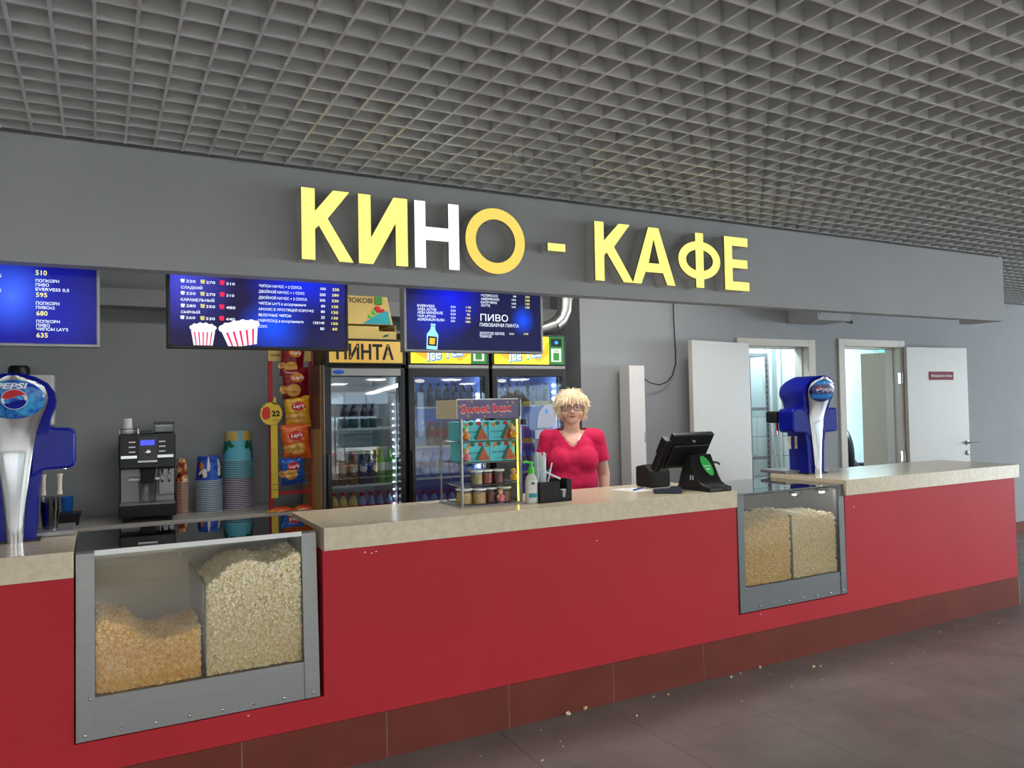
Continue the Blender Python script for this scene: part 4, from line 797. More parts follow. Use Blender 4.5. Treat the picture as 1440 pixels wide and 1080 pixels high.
def tower(label, loc, rz, old):
    t = thing('soda_tower', label, 'soda dispenser', loc, rz); D = 0.21
    lean = lambda z: -0.075*max(0, (z-0.36)/0.30)**1.4
    back = lambda z: D+0.03*math.exp(-((z-0.55)/0.08)**2)-0.05*max(0, (z-0.60)/0.06)
    outl = [(0.070, 0), (0.072, 0.10), (0.078, 0.20), (0.088, 0.26), (0.105, 0.34), (0.112, 0.42), (0.117, 0.455), (0.119, 0.478), (0.126, 0.50), (0.137, 0.525), (0.141, 0.55), (0.136, 0.588), (0.112, 0.625), (0.075, 0.647), (0.035, 0.660), (0.0, 0.662)]
    rows = len(outl); prof = 9
    def pt(i, j):     # around the section from left-front over the back to right-front
        hw, z = outl[i]; yf, yb_ = lean(z), back(z); a = j/(prof-1)
        # rounded rectangle section: front-left -> back -> front-right
        ang = PI*a; c, s_ = math.cos(ang), math.sin(ang)
        e = 0.35; return (-hw*math.copysign(abs(c)**e, c), yf+0.012+(yb_-yf-0.012)*abs(s_)**e, z)
    vs = [pt(i, j) for i in range(rows) for j in range(prof)]; fs = []
    for i in range(rows-1):
        for j in range(prof-1): fs.append((i*prof+j, i*prof+j+1, (i+1)*prof+j+1, (i+1)*prof+j))
        fs.append((i*prof+prof-1, i*prof, (i+1)*prof, (i+1)*prof+prof-1))
    fs.append(tuple(range(prof))); fs.append(tuple((rows-1)*prof+j for j in range(prof)))
    sh = MB().add(vs, fs).build('shell', M['blueshell'], t, smooth=True, angle=50); 
    for s_ in (-1, 1):
        xa, xb = s_*0.07, s_*0.212
        q = [(0.0, 0.285), (0.0, 0.47), (0, 0.47)]
        wg = MB().prism([(s_*0.05, 0.245), (s_*0.095, 0.277), (s_*0.192, 0.282), (s_*0.207, 0.298), (s_*0.207, 0.428), (s_*0.192, 0.443), (s_*0.135, 0.446), (s_*0.05, 0.48)], 'xz', 0.004, 0.140)
        wg.build('wing', M['blueshell'], t, bevel=0.014, seg=3, smooth=True)
        for k in range(2):
            xx = s_*(0.09+0.058*k)
            tp = MB().lathe([(0.012, 0.255), (0.009, 0.24), (0.008, 0.185), (0.010, 0.184), (0.010, 0.17)], (xx, 0.10, 0), 10); tp.build('nozzle', mat('nozzle_beige', (222, 208, 184), 0.4, var=0.03, scale=9) if 'nozzle_beige' not in bpy.data.materials else bpy.data.materials['nozzle_beige'], t, smooth=True)
        hb = MB().box(s_*0.16-0.035, 0.17, 0.345, s_*0.16+0.035, 0.275, 0.425); hb.build('tap_handle', M['matteblack'], t, bevel=0.016, seg=3)
        MB().lathe([(0.012, 0.0), (0.012, 0.08)], (s_*0.16, 0.20, 0.268), 10).build('faucet', M['chrome'], t, smooth=True)
    hwz = [(0.0, 0.028), (0.10, 0.033), (0.17, 0.039), (0.28, 0.051), (0.37, 0.062), (0.44, 0.075), (0.5, 0.095), (0.53, 0.108), (0.57, 0.116), (0.612, 0.101), (0.64, 0.062), (0.652, 0.02)]
    zz = [p[0] for p in hwz]; hh = [p[1] for p in hwz]
    def fn(a, b_):
        z = 0.652*b_; hw = float(np.interp(z, zz, hh)); u_ = -1+2*a; return (u_*hw, lean(z)-0.002-0.012*math.sqrt(max(0, 1-u_*u_)), z)
    MB().grid(fn, 14, 30).build('chrome_front', M['chrome'], t, smooth=True)
    bz = 0.560; tilt = math.radians(-14)
    bd = MB().ell((0, 0, 0), (0.106, 0.018, 0.078), 36, 14); bd.rot('X', -tilt); bd.move((0, lean(bz)-0.018, bz))
    b = bd.build('badge', M['badge1' if old else 'badge2'], t, smooth=True)
    yb = lean(bz)-0.0372
    def flat(pts, dz=0): return [(x, yb-dz-(z-bz)*0.249+0.7*((z-bz)**2)*0+0.018*(1-math.sqrt(max(0, 1-min(0.98, (x/0.106)**2+((z-bz)/0.078)**2))))*0.92, z) for x, z in pts]
    gx, gz, gr_ = (0.005, bz+0.000, 0.041) if old else (-0.050, bz+0.008, 0.022)
    N = 36
    MB().add(flat([(gx+gr_*1.06*math.cos(2*PI*i/N), gz+gr_*.95*math.sin(2*PI*i/N)) for i in range(N)], 0.0), [tuple(range(N))]).build('globe_white', M['txtw'], b)
    wav = lambda x, s_: gz+s_*gr_*.22+0.18*gr_*math.sin((x-gx)/gr_*2.6)
    top = [(gx+gr_*math.cos(PI*i/20), gz+gr_*.9*math.sin(PI*i/20)) for i in range(21)]
    top = [p for p in top if p[1] > wav(p[0], 1)]
    xs = np.linspace(top[-1][0], top[0][0], 12)
    MB().add(flat(top+[(x, wav(x, 1)) for x in xs], 0.0008), [tuple(range(len(top)+12))]).build('globe_red', M['txtred'], b)
    bot = [(gx+gr_*math.cos(PI+PI*i/20), gz+gr_*.9*math.sin(PI+PI*i/20)) for i in range(21)]; bot = [p for p in bot if p[1] < wav(p[0], -1)]
    xs = np.linspace(bot[-1][0], bot[0][0], 12)
    MB().add(flat(bot+[(x, wav(x, -1)) for x in xs], 0.0008), [tuple(range(len(bot)+12))]).build('globe_blue', M['blueshell'], b)
    if old: put_text(MB(), 'PEPSI', (-0.058, yb+0.004-0.041*0.249, bz+0.0415), 0.108, 0.0215, V=(0, -0.10, 1), bold=0.03, shear=0.25).build('logo_text', M['txtw'], b)
    else: put_text(MB(), 'pepsi', (-0.022, yb-0.001, bz-0.004), 0.090, 0.034, V=(0, -0.2, 1), bold=0.0).build('logo_text', M['txtw'], b)
    MB().box(-0.2, 0.09, 0.0, 0.2, 0.33, 0.022).build('drip_tray', M['steel'], t, bevel=0.004)
    MB().box(-0.085, 0.0, 0.0, 0.085, 0.205, 0.008).build('foot_plate', M['black'], t)
    return t
tower('blue and chrome soda tower on the left worktop, cut by the picture edge', (-0.285, 3.60, 1.0228), 0.0, True)
tower('blue and chrome soda tower standing on the right worktop before the doorway', (4.285, 3.635, 1.0228), math.radians(-3), False)

# ------------------------------------------------------------------ drinks fridges
FF = 4.62                                    # plane of the fridge doors
def fridge(label, x0, x1, inner, hdr):
    t = thing('drinks_fridge', label, 'fridge', (x0, FF, 0)); W = x1-x0; Dp = 0.58; zt = 1.80; g = 0.035
    c = MB().box(0, 0.06, 0.08, g, Dp, zt).box(W-g, 0.06, 0.08, W, Dp, zt).box(g, Dp-0.03, 0.08, W-g, Dp, zt).box(g, 0.06, zt-0.05, W-g, Dp-0.03, zt).box(g, 0.06, 0.08, W-g, Dp-0.03, 0.16)
    c.build('cabinet', M['fridge'], t, bevel=0.004)
    MB().box(g, 0.07, 0.16, g+0.004, Dp-0.034, zt-0.05).box(W-g-0.004, 0.07, 0.16, W-g, Dp-0.034, zt-0.05).box(g, Dp-0.034, 0.16, W-g, Dp-0.03, zt-0.05).box(g, 0.07, zt-0.054, W-g, Dp-0.034, zt-0.05).build('lining', inner, t)
    MB().box(0.07, 0.085, zt-0.07, W-0.07, 0.10, zt-0.058).build('fridge_lamp', M['fridge_lamp'], t)
    f = 0.044
    fr = MB().box(0.004, 0, 0.14, f, 0.05, 1.772).box(W-f*0.8, 0, 0.14, W-0.004, 0.05, 1.772).box(f, 0, 0.14, W-f*0.8, 0.05, 0.2).box(f, 0, 1.718, W-f*0.8, 0.05, 1.772)
    dr = fr.build('door', M['fridge'], t, bevel=0.003)
    MB().box(f, 0.018, 0.2, W-f*0.8, 0.024, 1.718).build('door_glass', M['glass_fridge'], dr)
    MB().box(0.012, -0.022, 0.75, 0.026, 0.0, 1.25).build('door_handle', M['black'], dr, bevel=0.004)
    for x in (0.05, W-0.05):
        for y in (0.1, Dp-0.05): MB().lathe([(0.02, 0), (0.02, 0.08)], (x, y, 0), 10).build('foot', M['black'], t)
    return t, W, Dp
def shelf(t, W, Dp, z, strip=None):
    s_ = MB()
    for k in range(14):
        yy = 0.08+k*(Dp-0.14)/13; s_.box(0.042, yy-0.002, z-0.006, W-0.042, yy+0.002, z-0.001)
    o = s_.box(0.042, 0.072, z-0.012, W-0.042, 0.082, z).build('shelf', M['white'], t)
    if strip:
        for a, c in strip: MB().box(a, 0.066, z-0.002, c, 0.0715, z+0.026).build('price_strip', M['yellow'], o)
def leds(t, W, x, zs, r_=0.008):
    for z in zs: MB().ell((x, 0.09, z), (r_, 0.004, r_), 10, 6).build('led', M['led'], t)
M['line_l'] = mat('fridge_lining_grey', (176, 178, 180), 0.5, var=0.02, scale=6); M['line_b'] = mat('fridge_lining_blue', (118, 146, 210), 0.5, var=0.03, scale=6)
f1, W1, D1 = fridge('black drinks fridge with the yellow ПИНТА sign, leftmost of three', 1.20, 1.716, M['line_l'], 0)
h = MB().box(0.012, -0.005, 1.792, W1+0.004, 0.3, 1.952).build('sign_box', M['fridge'], f1, bevel=0.003)
sg = MB().box(0.032, -0.009, 1.803, W1-0.018, -0.004, 1.937).build('sign_panel', mat('beer_sign_yellow', (212, 164, 60), 0.4, rgb2=(220, 184, 100), scale=3, emit=0.06), h)
put_text(MB(), 'ПИНТА', (0.075, -0.0105, 1.826), 0.365, 0.09, bold=0.03).build('sign_text', M['txtk'], sg)
MB().box(0.046, -0.002, 1.724, W1-0.03, 0.0, 1.768).build('door_rail', M['steel'], f1)
MB().ell((0.09, -0.003, 1.747), (0.036, 0.004, 0.014), 24, 8).build('oval_badge', mat('badge_blue', (30, 80, 180), 0.3, var=0.1, scale=30), f1)
MB().box(0.0, 0.0, 0.1, 0.0035, 0.062, 1.79).build('edge_trim', M['steel'], f1)
for z in (1.627, 1.40, 1.049, 0.80, 0.5): shelf(f1, W1, D1, z)
leds(f1, W1, W1-0.052, [0.6+0.045*k for k in range(22)], 0.005)
# printed left side of the first fridge
sd = MB().box(-0.004, 0.07, 0.1, -0.0005, 0.56, 1.79).build('side_print', mat('tan_side_print', (196, 164, 100), 0.5, var=0.06, scale=4), f1)
MB().box(-0.006, 0.07, 1.40, -0.004, 0.56, 1.79).build('side_print_top', mat('brown_side_print', (112, 74, 56), 0.5, var=0.1, scale=5), sd)
M['hdr'] = mat('ice_tea_yellow', (250, 214, 30), 0.3, rgb2=(252, 232, 70), scale=3, emit=0.55)
M['hdr_sw'] = mat('ice_tea_swoosh', (238, 160, 30), 0.3, emit=0.45, var=0.03, scale=9); M['hdr_g'] = mat('ice_tea_green', (36, 120, 48), 0.3, emit=0.15, var=0.05, scale=9)
M['logo_b'] = mat('logo_blue', (50, 140, 206), 0.3, emit=0.3); M['logo_w'] = mat('logo_white', (244, 248, 250), 0.3, emit=0.6)
def tea_header(t, W):
    Dz0, Dz1 = 1.80, 2.0
    hy = lambda x: -0.006-0.0*x
    h = MB().box(0.0, 0.0, 1.795, W, 0.35, 2.008).build('sign_box', M['fridge'], t, bevel=0.006)
    MB().box(0.02, -0.008, Dz0+0.004, W*0.76, 0, Dz1-0.004).build('sign_panel', M['hdr'], h)
    MB().box(W*0.76, -0.008, Dz0+0.004, W-0.018, 0, Dz1-0.004).build('green_panel', M['hdr_g'], h)
    sw = MB()
    for cx, rr in ((W*0.38, 0.20), ):
        for a0, a1, r1, r2 in ((200, 252, 0.21, 0.165), (300, 352, 0.24, 0.19)):
            pts = [(cx+r1*1.1*math.cos(math.radians(a0+(a1-a0)*i/10)), 1.985+r1*0.80*math.sin(math.radians(a0+(a1-a0)*i/10))) for i in range(11)]+[(cx+r2*1.1*math.cos(math.radians(a1+(a0-a1)*i/10)), 1.985+r2*0.80*math.sin(math.radians(a1+(a0-a1)*i/10))) for i in range(11)]
            pts = [(max(0.022, min(W*0.755, x)), max(Dz0+0.006, min(Dz1-0.006, z))) for x, z in pts]
            sw.add([(x, -0.0086, z) for x, z in pts], [tuple(range(22))])
    sw.build('swoosh', M['hdr_sw'], h)
    ang = math.radians(9); U = (math.cos(ang), 0, math.sin(ang)); V = (-math.sin(ang), 0, math.cos(ang))
    put_text(MB(), 'Ice Tea', (W*0.22, -0.0092, 1.818), 0.262, 0.082, U, V, bold=0.07, shear=0.2).build('logo_outline', M['logo_b'], h)
    put_text(MB(), 'Ice Tea', (W*0.226, -0.0098, 1.822), 0.250, 0.075, U, V, bold=0.012, shear=0.2).build('logo_text', M['logo_w'], h)
    lb = MB().box(W*0.79, -0.0095, 1.822, W*0.93, -0.008, 1.915).build('eco_label', M['papw'], h)
    MB().box(W*0.82, -0.0102, 1.832, W*0.90, -0.0095, 1.885).build('eco_square', M['green'], lb); put_text(MB(), 'ЭКО', (W*0.82, -0.0102, 1.893), 0.045, 0.012, bold=0.02).build('eco_text', M['green'], lb)
    tm_ = MB().box(W*0.79, -0.0095, 1.93, W*0.94, -0.008, 1.985).build('thermostat', M['black'], h)
    MB().disc((W*0.865, -0.010, 1.957), 0.016, 0.012).build('thermostat_light', emis('thermo_blue', (60, 160, 250), 1.2) if 'thermo_blue' not in bpy.data.materials else bpy.data.materials['thermo_blue'], tm_)
    MB().box(0.006, -0.002, 1.774, W-0.006, 0.055, 1.794).build('silver_strip', M['steel'], t)
    MB().disc((0.085, 0.0165, 1.692), 0.034, 0.012, seg=24).build('oval_badge', M['papw'], t)
f2, W2, D2 = fridge('black drinks fridge with an Ice Tea header, middle of three', 1.735, 2.312, M['line_b'], 0); tea_header(f2, W2)
f3, W3, D3 = fridge('black drinks fridge with an Ice Tea header, right behind the woman', 2.33, 2.915, M['line_b'], 0); tea_header(f3, W3)
SH = (1.525, 1.27, 1.066, 0.80, 0.5)
for z in SH: shelf(f2, W2, D2, z)
for z in SH: shelf(f3, W3, D3, z, ((0.27, 0.34), (0.37, 0.53)) if z in (1.525, 1.27) else None)
leds(f2, W2, W2-0.05, (1.60, 1.57, 1.42, 1.36, 1.2, 1.12), 0.012); leds(f3, W3, W3-0.052, [1.66-0.047*k for k in range(12)], 0.012)
M['decal'] = mat('pale_decal', (176, 186, 208), 0.5, var=0.04, scale=9)
ds = MB(); pts = [(0.35, 1.365), (0.507, 1.365), (0.507, 1.50)]+[(0.47+0.115*math.cos(math.radians(90+90*i/8))*0.98, 1.42+0.11*math.sin(math.radians(90+90*i/8))) for i in range(9)]
ds.prism(pts, 'xz', 0.0145, 0.0172).build('arch_sticker', M['decal'], f3)
MB().ell((0.43, 0.0142, 1.478), (0.012, 0.001, 0.018), 16, 6).build('sticker_spot', M['logo_b'], f3); MB().box(0.335, 0.0145, 1.29, 0.507, 0.0172, 1.35).build('block_sticker', M['decal'], f3)

def bottle_proto(name, label, cat, loc, h, r_, body, band, cap, band_z=(0.38, 0.62), group=None, neck=0.36):
    t = thing(name, label, cat, loc, 0, group)
    MB().lathe([(r_*.85, 0), (r_, 0.008), (r_, h*0.36), (r_*.93, h*.42), (r_, h*.5), (r_, h*.60), (r_*.72, h*.76), (r_*neck, h*.88), (r_*neck, h*.93)], (0,0,0), 14).build('bottle_body', body, t, smooth=True)
    if band: MB().lathe([(r_*1.015, h*band_z[0]), (r_*1.015, h*band_z[1])], (0,0,0), 14, caps=False).build('label_band', band, t, smooth=True)
    MB().lathe([(r_*neck*1.25, h*.90), (r_*neck*1.25, h*.995), (r_*neck*1.05, h)], (0,0,0), 12).build('cap', cap, t, smooth=True)
    return t
def drink(nm, rgb, rough=0.12, var=0.05): return mat(nm, rgb, rough, coat=0.5, var=var, scale=25)
B = dict(cola=drink('dark_cola', (24, 18, 20)), clear=drink('clear_water_bottle', (120, 150, 190)), blue=drink('blue_water_bottle', (60, 136, 222)), green=drink('green_lemonade', (70, 150, 50)), tea=drink('pale_juice', (214, 190, 120)), amber=drink('amber_tea', (120, 70, 36)), grape=drink('dark_berry', (52, 46, 80)))
L = dict(peach=blotch('peach_label', [(226, 214, 186), (226, 150, 90)], 14), blue=blotch('blue_label', [(222, 214, 186), (60, 80, 140)], 14), white=mat('white_label', (206, 214, 200), 0.5, var=0.08, scale=30), red=mat('red_label', (170, 30, 44), 0.5, var=0.1, scale=30), dblue=mat('dark_blue_label', (40, 44, 100), 0.5, rgb2=(150, 160, 200), scale=50), grey=mat('grey_label', (120, 128, 140), 0.5, rgb2=(60, 66, 84), scale=50))
C = dict(red=mat('red_cap', (206, 36, 40), 0.4), yel=mat('yellow_cap', (206, 206, 40), 0.4), grn=mat('green_cap', (60, 160, 60), 0.4), org=mat('orange_cap', (214, 84, 40), 0.4), mag=mat('crimson_cap', (170, 28, 60), 0.4), blk=mat('dark_cap', (40, 42, 50), 0.4), wht=mat('white_cap', (214, 218, 224), 0.4), blu=mat('blue_cap', (40, 90, 190), 0.4))
protos = {}
def row(items, y, z, where, group, dxs=None):
    """items: (x, kind); every bottle its own thing"""
    for k, (x, kind) in enumerate(items):
        h, r_, bd, ln, cp, desc = KIND[kind]
        lab = '%s, %s from left %s' % (desc, ORD[k], where)
        if kind not in protos:
            protos[kind] = bottle_proto('drink_bottle', lab, 'bottle', (x, y, z+0.0002), h, r_, B[bd], L[ln] if ln else None, C[cp], group=group)
        else: copy_thing(protos[kind], (x, y, z+0.0002), lab, RNG.uniform(-1, 1), group)
KIND = dict(peach=(0.205, 0.031, 'amber', 'peach', 'red', 'red-capped bottle with peach label'), berry=(0.207, 0.031, 'grape', 'blue', 'yel', 'yellow-capped bottle with blue label'), lime=(0.21, 0.030, 'green', 'white', 'grn', 'green lemonade bottle with white label'),
            kvass=(0.205, 0.034, 'tea', 'peach', 'org', 'orange-capped pale drink bottle'), colar=(0.195, 0.029, 'clear', 'red', 'mag', 'crimson-capped clear bottle'), dark=(0.15, 0.029, 'cola', None, 'blk', 'dark glass bottle'),
            tall=(0.155, 0.024, 'cola', 'grey', 'blk', 'dark slim bottle'), water=(0.165, 0.031, 'blue', 'dblue', 'blu', 'blue water bottle'), redc=(0.175, 0.030, 'clear', 'dblue', 'mag', 'clear bottle with crimson cap'), grey=(0.16, 0.028, 'clear', 'grey', 'wht', 'pale bottle with white cap'), pack=(0.155, 0.034, 'amber', 'red', 'org', 'orange-red drink bottle'))
row(list(zip((1.285, 1.337, 1.403, 1.466, 1.527, 1.587, 1.645), ('peach', 'peach', 'peach', 'berry', 'berry', 'lime', 'lime'))), 4.735, 1.049, 'on the ПИНТА fridge middle shelf', 'bottles on the middle shelf of the left fridge')
row(list(zip((1.282, 1.338, 1.402, 1.461, 1.520, 1.576, 1.636), ('kvass', 'kvass', 'kvass', 'colar', 'colar', 'colar', 'colar'))), 4.735, 0.80, 'on the ПИНТА fridge lower shelf', 'bottles on the lower shelf of the left fridge')
row([(1.366, 'dark'), (1.422, 'dark'), (1.495, 'dark'), (1.548, 'dark')], 4.76, 1.40, 'on the ПИНТА fridge upper shelf', 'dark bottles on the upper shelf of the left fridge')
for nm, x0 in (('middle', 1.735), ('right', 2.33)):
    xs = [x0+0.082+0.0585*k for k in range(8)]
    row([(x, 'tall') for x in xs], 4.74, 1.525, 'on the %s fridge top shelf' % nm, 'dark bottles on the top shelf of the %s fridge' % nm)
    row([(x, ('grey' if k < 2 or k > 5 else 'pack') if nm == 'middle' else ('redc' if k == 3 else 'grey')) for k, x in enumerate(xs) if nm == 'middle' or k in (0, 1, 2, 3, 6, 7)], 4.74, 1.27, 'on the %s fridge second shelf' % nm, 'bottles on the second shelf of the %s fridge' % nm)
    row([(x, 'water') for x in [x0+0.082+0.068*k for k in range(7)]], 4.74, 1.066, 'on the %s fridge third shelf' % nm, 'water bottles on the third shelf of the %s fridge' % nm)
    row([(x, 'redc') for x in [x0+0.082+0.065*k for k in range(7)]], 4.74, 0.80, 'on the %s fridge lower shelf' % nm, 'crimson-capped bottles on the lower shelf of the %s fridge' % nm)

# cartons on the first fridge
kb = thing('apple_carton', 'kraft apple-drink carton with a green square, on top of the left fridge', 'carton', (1.27, 4.66, 2.046))
MB().hexa([(0, 0, 0), (0.385, 0, 0), (0.40, 0.25, 0), (0, 0.25, 0), (0, 0.01, 0.178), (0.352, 0.01, 0.178), (0.372, 0.25, 0.178), (0, 0.25, 0.178)]).build('carton_body', M['card'], kb, bevel=0.002)
put_text(MB(), 'ЯБЛОКОВ', (0.02, 0.006, 0.135), 0.235, 0.03, V=(0, 0.056, 1), bold=0.015).build('carton_text', M['txtk'], kb)
MB().box(0.27, -0.0005, 0.13, 0.315, 0.009, 0.176).build('green_square', M['green'], kb)
MB().prism([(0.19, 0.004), (0.372, 0.004), (0.352, 0.09), (0.30, 0.075), (0.25, 0.045)], 'xz', -0.002, 0.003).build('teal_picture', M['teal'], kb)
for x, z, r_ in ((0.285, 0.098, 0.021), (0.318, 0.085, 0.017), (0.262, 0.078, 0.014), (0.235, 0.052, 0.012)): MB().ell((x, 0.0005, z), (r_, 0.003, r_), 16, 6).build('apple_picture', M['txtred'] if x > 0.27 else M['lime'], kb)
tr = thing('carton_tray', 'low kraft tray with cut-away front, under the apple carton', 'carton', (1.25, 4.655, 1.9525))
MB().prism([(0, 0), (0.425, 0), (0.425, 0.052), (0.31, 0.052), (0.31, 0.082), (0, 0.082)], 'xz', 0, 0.004).box(0, 0.004, 0, 0.425, 0.26, 0.004).box(0, 0.004, 0.004, 0.004, 0.26, 0.092).box(0.421, 0.004, 0.004, 0.425, 0.26, 0.092).box(0.004, 0.256, 0.004, 0.421, 0.26, 0.092).build('tray_body', M['card'], tr)
MB().prism([(0.33, 0.012), (0.37, 0.02), (0.375, 0.035), (0.345, 0.03)], 'xz', -0.001, 0.0005).build('leaf_mark', M['leafg'], tr)

# ------------------------------------------------------------------ crisps rack
rkt = thing('crisps_rack', 'red metal crisps rack with yellow price strip beside the left fridge', 'rack', (0.935, 4.93, BZ+0.001))
for x in (0.012, 0.262): MB().box(x-0.012, -0.01, 0, x+0.012, 0.012, 1.0).build('post', M['redpost'], rkt, bevel=0.003)
MB().box(0.024, -0.008, 0.095, 0.25, 0.01, 0.118).build('crossbar', M['redpost'], rkt); MB().box(0.024, -0.008, 0.97, 0.25, 0.01, 1.0).build('crossbar', M['redpost'], rkt)
for z in (0.16, 0.22, 0.29, 0.46, 0.54, 0.62, 0.70, 0.78, 0.86): MB().tube([(0.024, 0.0, z), (0.25, 0.0, z)], 0.0022, 6).build('wire', M['steel'], rkt)
for x in (0.09, 0.19): MB().tube([(x, 0.004, 0.118), (x, 0.004, 0.97)], 0.0022, 6).build('wire', M['steel'], rkt)
hc = MB().box(-0.002, -0.016, 0.925, 0.262, -0.011, 1.0).build('header_card', M['card'], rkt)
put_text(MB(), 'УЮТНЫЕ', (0.012, -0.017, 0.955), 0.06, 0.014, bold=0.02).build('card_text', M['txtk'], hc)
ps = MB().box(-0.002, -0.075, 0.085, 0.038, -0.071, 0.60).build('price_strip', M['yellow'], rkt)
for z in (0.165, 0.135): MB().box(-0.002, -0.0755, z, 0.038, -0.0749, z+0.003).build('strip_joint', M['txtk'], ps)
pts = []
for i in range(40):
    a = 2*PI*i/40; rr = 1+0.10*(i % 2); pts.append((0.0+0.062*rr*math.cos(a), 0.60+0.066*rr*math.sin(a)))
tg = MB().prism(pts, 'xz', -0.084, -0.08).build('price_tag', M['yellow'], rkt)
MB().prism([(-0.052, 0.575), (-0.034, 0.562), (-0.008, 0.575), (-0.006, 0.625), (-0.02, 0.645), (-0.048, 0.635), (-0.056, 0.605)], 'xz', -0.0855, -0.084).build('tag_bag_picture', M['txtred'], tg)
put_text(MB(), '22', (0.002, -0.0855, 0.585), 0.05, 0.033, bold=0.04).build('tag_price', M['txtk'], tg); put_text(MB(), 'скидка', (0.005, -0.0855, 0.557), 0.04, 0.010).build('tag_text', M['txtk'], tg); MB().prism([(0.005, 0.66), (0.018, 0.70), (0.028, 0.70), (0.032, 0.655)], 'xz', -0.084, -0.08).build('tag_peak', M['yellow'], tg)
def bag_mat(nm, a, b): return mat(nm, a, 0.28, coat=0.3, rgb2=b, scale=9, bump=0.5, bscale=26)
M['crisp'] = mat('golden_crisp_print', (226, 176, 92), 0.35, rgb2=(196, 130, 56), scale=40)
def bag(label, cx, cz, w_, h_, m_, tilt, chip=(0.25, -0.22), y=4.875):
    t = thing('crisps_bag', label, 'crisps bag', (cx, y, cz), 0, 'crisps bags hanging on the rack'); t.rotation_euler = (0.06, tilt, RNG.uniform(-.12, .12))
    ph = RNG.uniform(0, 6)
    def srf(sgn):
        def fn(u, v):
            a, b = 2*u-1, 2*v-1; e = max(0, (1-a*a))**.55*max(0, (1-b*b))**.5
            th = 0.034*e+0.003*math.sin(9*a+ph+4*b)*e+0.002*math.sin(17*b+ph)
            pinch = 1-0.06*math.cos(b*PI/2)
            return (a*w_/2*pinch, sgn*th, b*h_/2+0.004*math.sin(a*7+ph)*abs(b)**3)
        return fn
    MB().grid(srf(-1), 16, 20).grid(srf(1), 16, 20).build('bag_foil', m_, t, smooth=True)
    MB().grid(lambda u, v: ((u-.5)*w_, -0.0015+0.0015*math.sin(u*60), h_/2-0.004+v*0.012), 30, 1).build('crimped_seal', m_, t); MB().grid(lambda u, v: ((u-.5)*w_, -0.0015+0.0015*math.sin(u*60), -h_/2-0.008+v*0.012), 30, 1).build('crimped_seal', m_, t)
    def onbag(dx, dz, rx, rz, m2, nm, lift):
        def fn(u, v):
            a = 2*PI*u; x = dx+rx*v*math.cos(a); z = dz+rz*v*math.sin(a); A, Bq = 2*x/w_, 2*z/h_
            e = max(0, 1-A*A)**.55*max(0, 1-Bq*Bq)**.5
            return (x, -(0.034*e+0.003*math.sin(9*A+ph+4*Bq)*e+0.002*math.sin(17*Bq+ph))-lift, z)
        return MB().grid(fn, 24, 5).build(nm, m2, t, smooth=True)
    onbag(chip[0]*w_, chip[1]*h_, w_*0.26, w_*0.24, M['crisp'], 'crisp_picture', 0.0025); onbag(chip[0]*w_-w_*0.33, chip[1]*h_+h_*0.03, w_*0.15, w_*0.15, M['crisp'], 'crisp_picture', 0.002)
    lg = onbag(0.03*w_, h_*0.20, w_*0.27, w_*0.17, M['orange'] if 'red' in label else M['txtred'], 'logo_oval', 0.003)
    put_text(MB(), "Lay's", (0.03*w_-w_*0.21, -0.0425, h_*0.20-w_*0.05), w_*0.42, w_*0.13, bold=0.03, shear=0.15).build('logo_text', M['txtw'], lg)
    return t
M['bag_r'] = bag_mat('crimson_foil', (140, 16, 30), (110, 10, 24)); M['bag_y'] = bag_mat('yellow_foil', (226, 176, 36), (206, 146, 24)); M['bag_o'] = bag_mat('orange_foil', (226, 110, 26), (206, 84, 20)); M['bag_b'] = bag_mat('blue_foil', (24, 96, 186), (20, 70, 160))
bag('red crisps bag at the top of the rack, half behind the menu screen', 1.072, 1.835, 0.150, 0.20, M['bag_r'], 0.05, (-0.1, -0.25))
bag('red crisps bag with orange oval, second from the top', 1.085, 1.685, 0.165, 0.185, M['bag_r'], -0.05, (-0.12, -0.22), 4.865)
bag('yellow crisps bag in the middle of the rack', 1.098, 1.51, 0.155, 0.18, M['bag_y'], -0.06, (0.0, -0.2), 4.87)
bag('orange crisps bag below the yellow one', 1.085, 1.325, 0.168, 0.205, M['bag_o'], -0.10, (0.02, -0.2), 4.865)
bag('blue crisps bag lowest on the rack', 1.065, 1.145, 0.145, 0.155, M['bag_b'], -0.1, (-0.1, -0.1), 4.875)
for k, (lb, x, y, rz, m_, w_) in enumerate((('orange snack packet lying at the left foot of the rack', 1.0, 4.885, 0.15, 'bag_o', 0.13), ('orange snack packet lying at the right foot of the rack', 1.13, 4.885, -0.1, 'bag_o', 0.12))):
    t = thing('snack_packet', lb, 'packet', (x, y, BZ+0.0005), rz, 'snack packets on the back counter')
    MB().grid(lambda u, v: ((u-.5)*w_, (v-.5)*0.085, 0.002+0.026*max(0, (1-(2*u-1)**2))**.5*max(0, 1-(2*v-1)**2)**.5), 12, 10).grid(lambda u, v: ((u-.5)*w_, (v-.5)*0.085, 0.0), 2, 2).build('packet_foil', M[m_], t, smooth=True)
    MB().box(-w_*.2, -.02, 0.026, w_*.2, 0.012, 0.029).build('packet_label', M['redpost'], t)
t = thing('snack_packet', 'pink and gold snack packet lying at the edge of the back counter', 'packet', (0.955, 4.87, BZ+0.0005), 0.5, 'snack packets on the back counter')
MB().grid(lambda u, v: ((u-.5)*0.11, (v-.5)*0.06, 0.002+0.016*max(0, (1-(2*u-1)**2))**.5*max(0, 1-(2*v-1)**2)**.5), 12, 10).build('packet_foil', bag_mat('gold_foil', (214, 160, 60), (196, 120, 50)), t, smooth=True)
MB().box(0.0, -0.02, 0.013, 0.045, 0.02, 0.018).build('packet_label', mat('magenta_print', (206, 40, 96), 0.4), t)

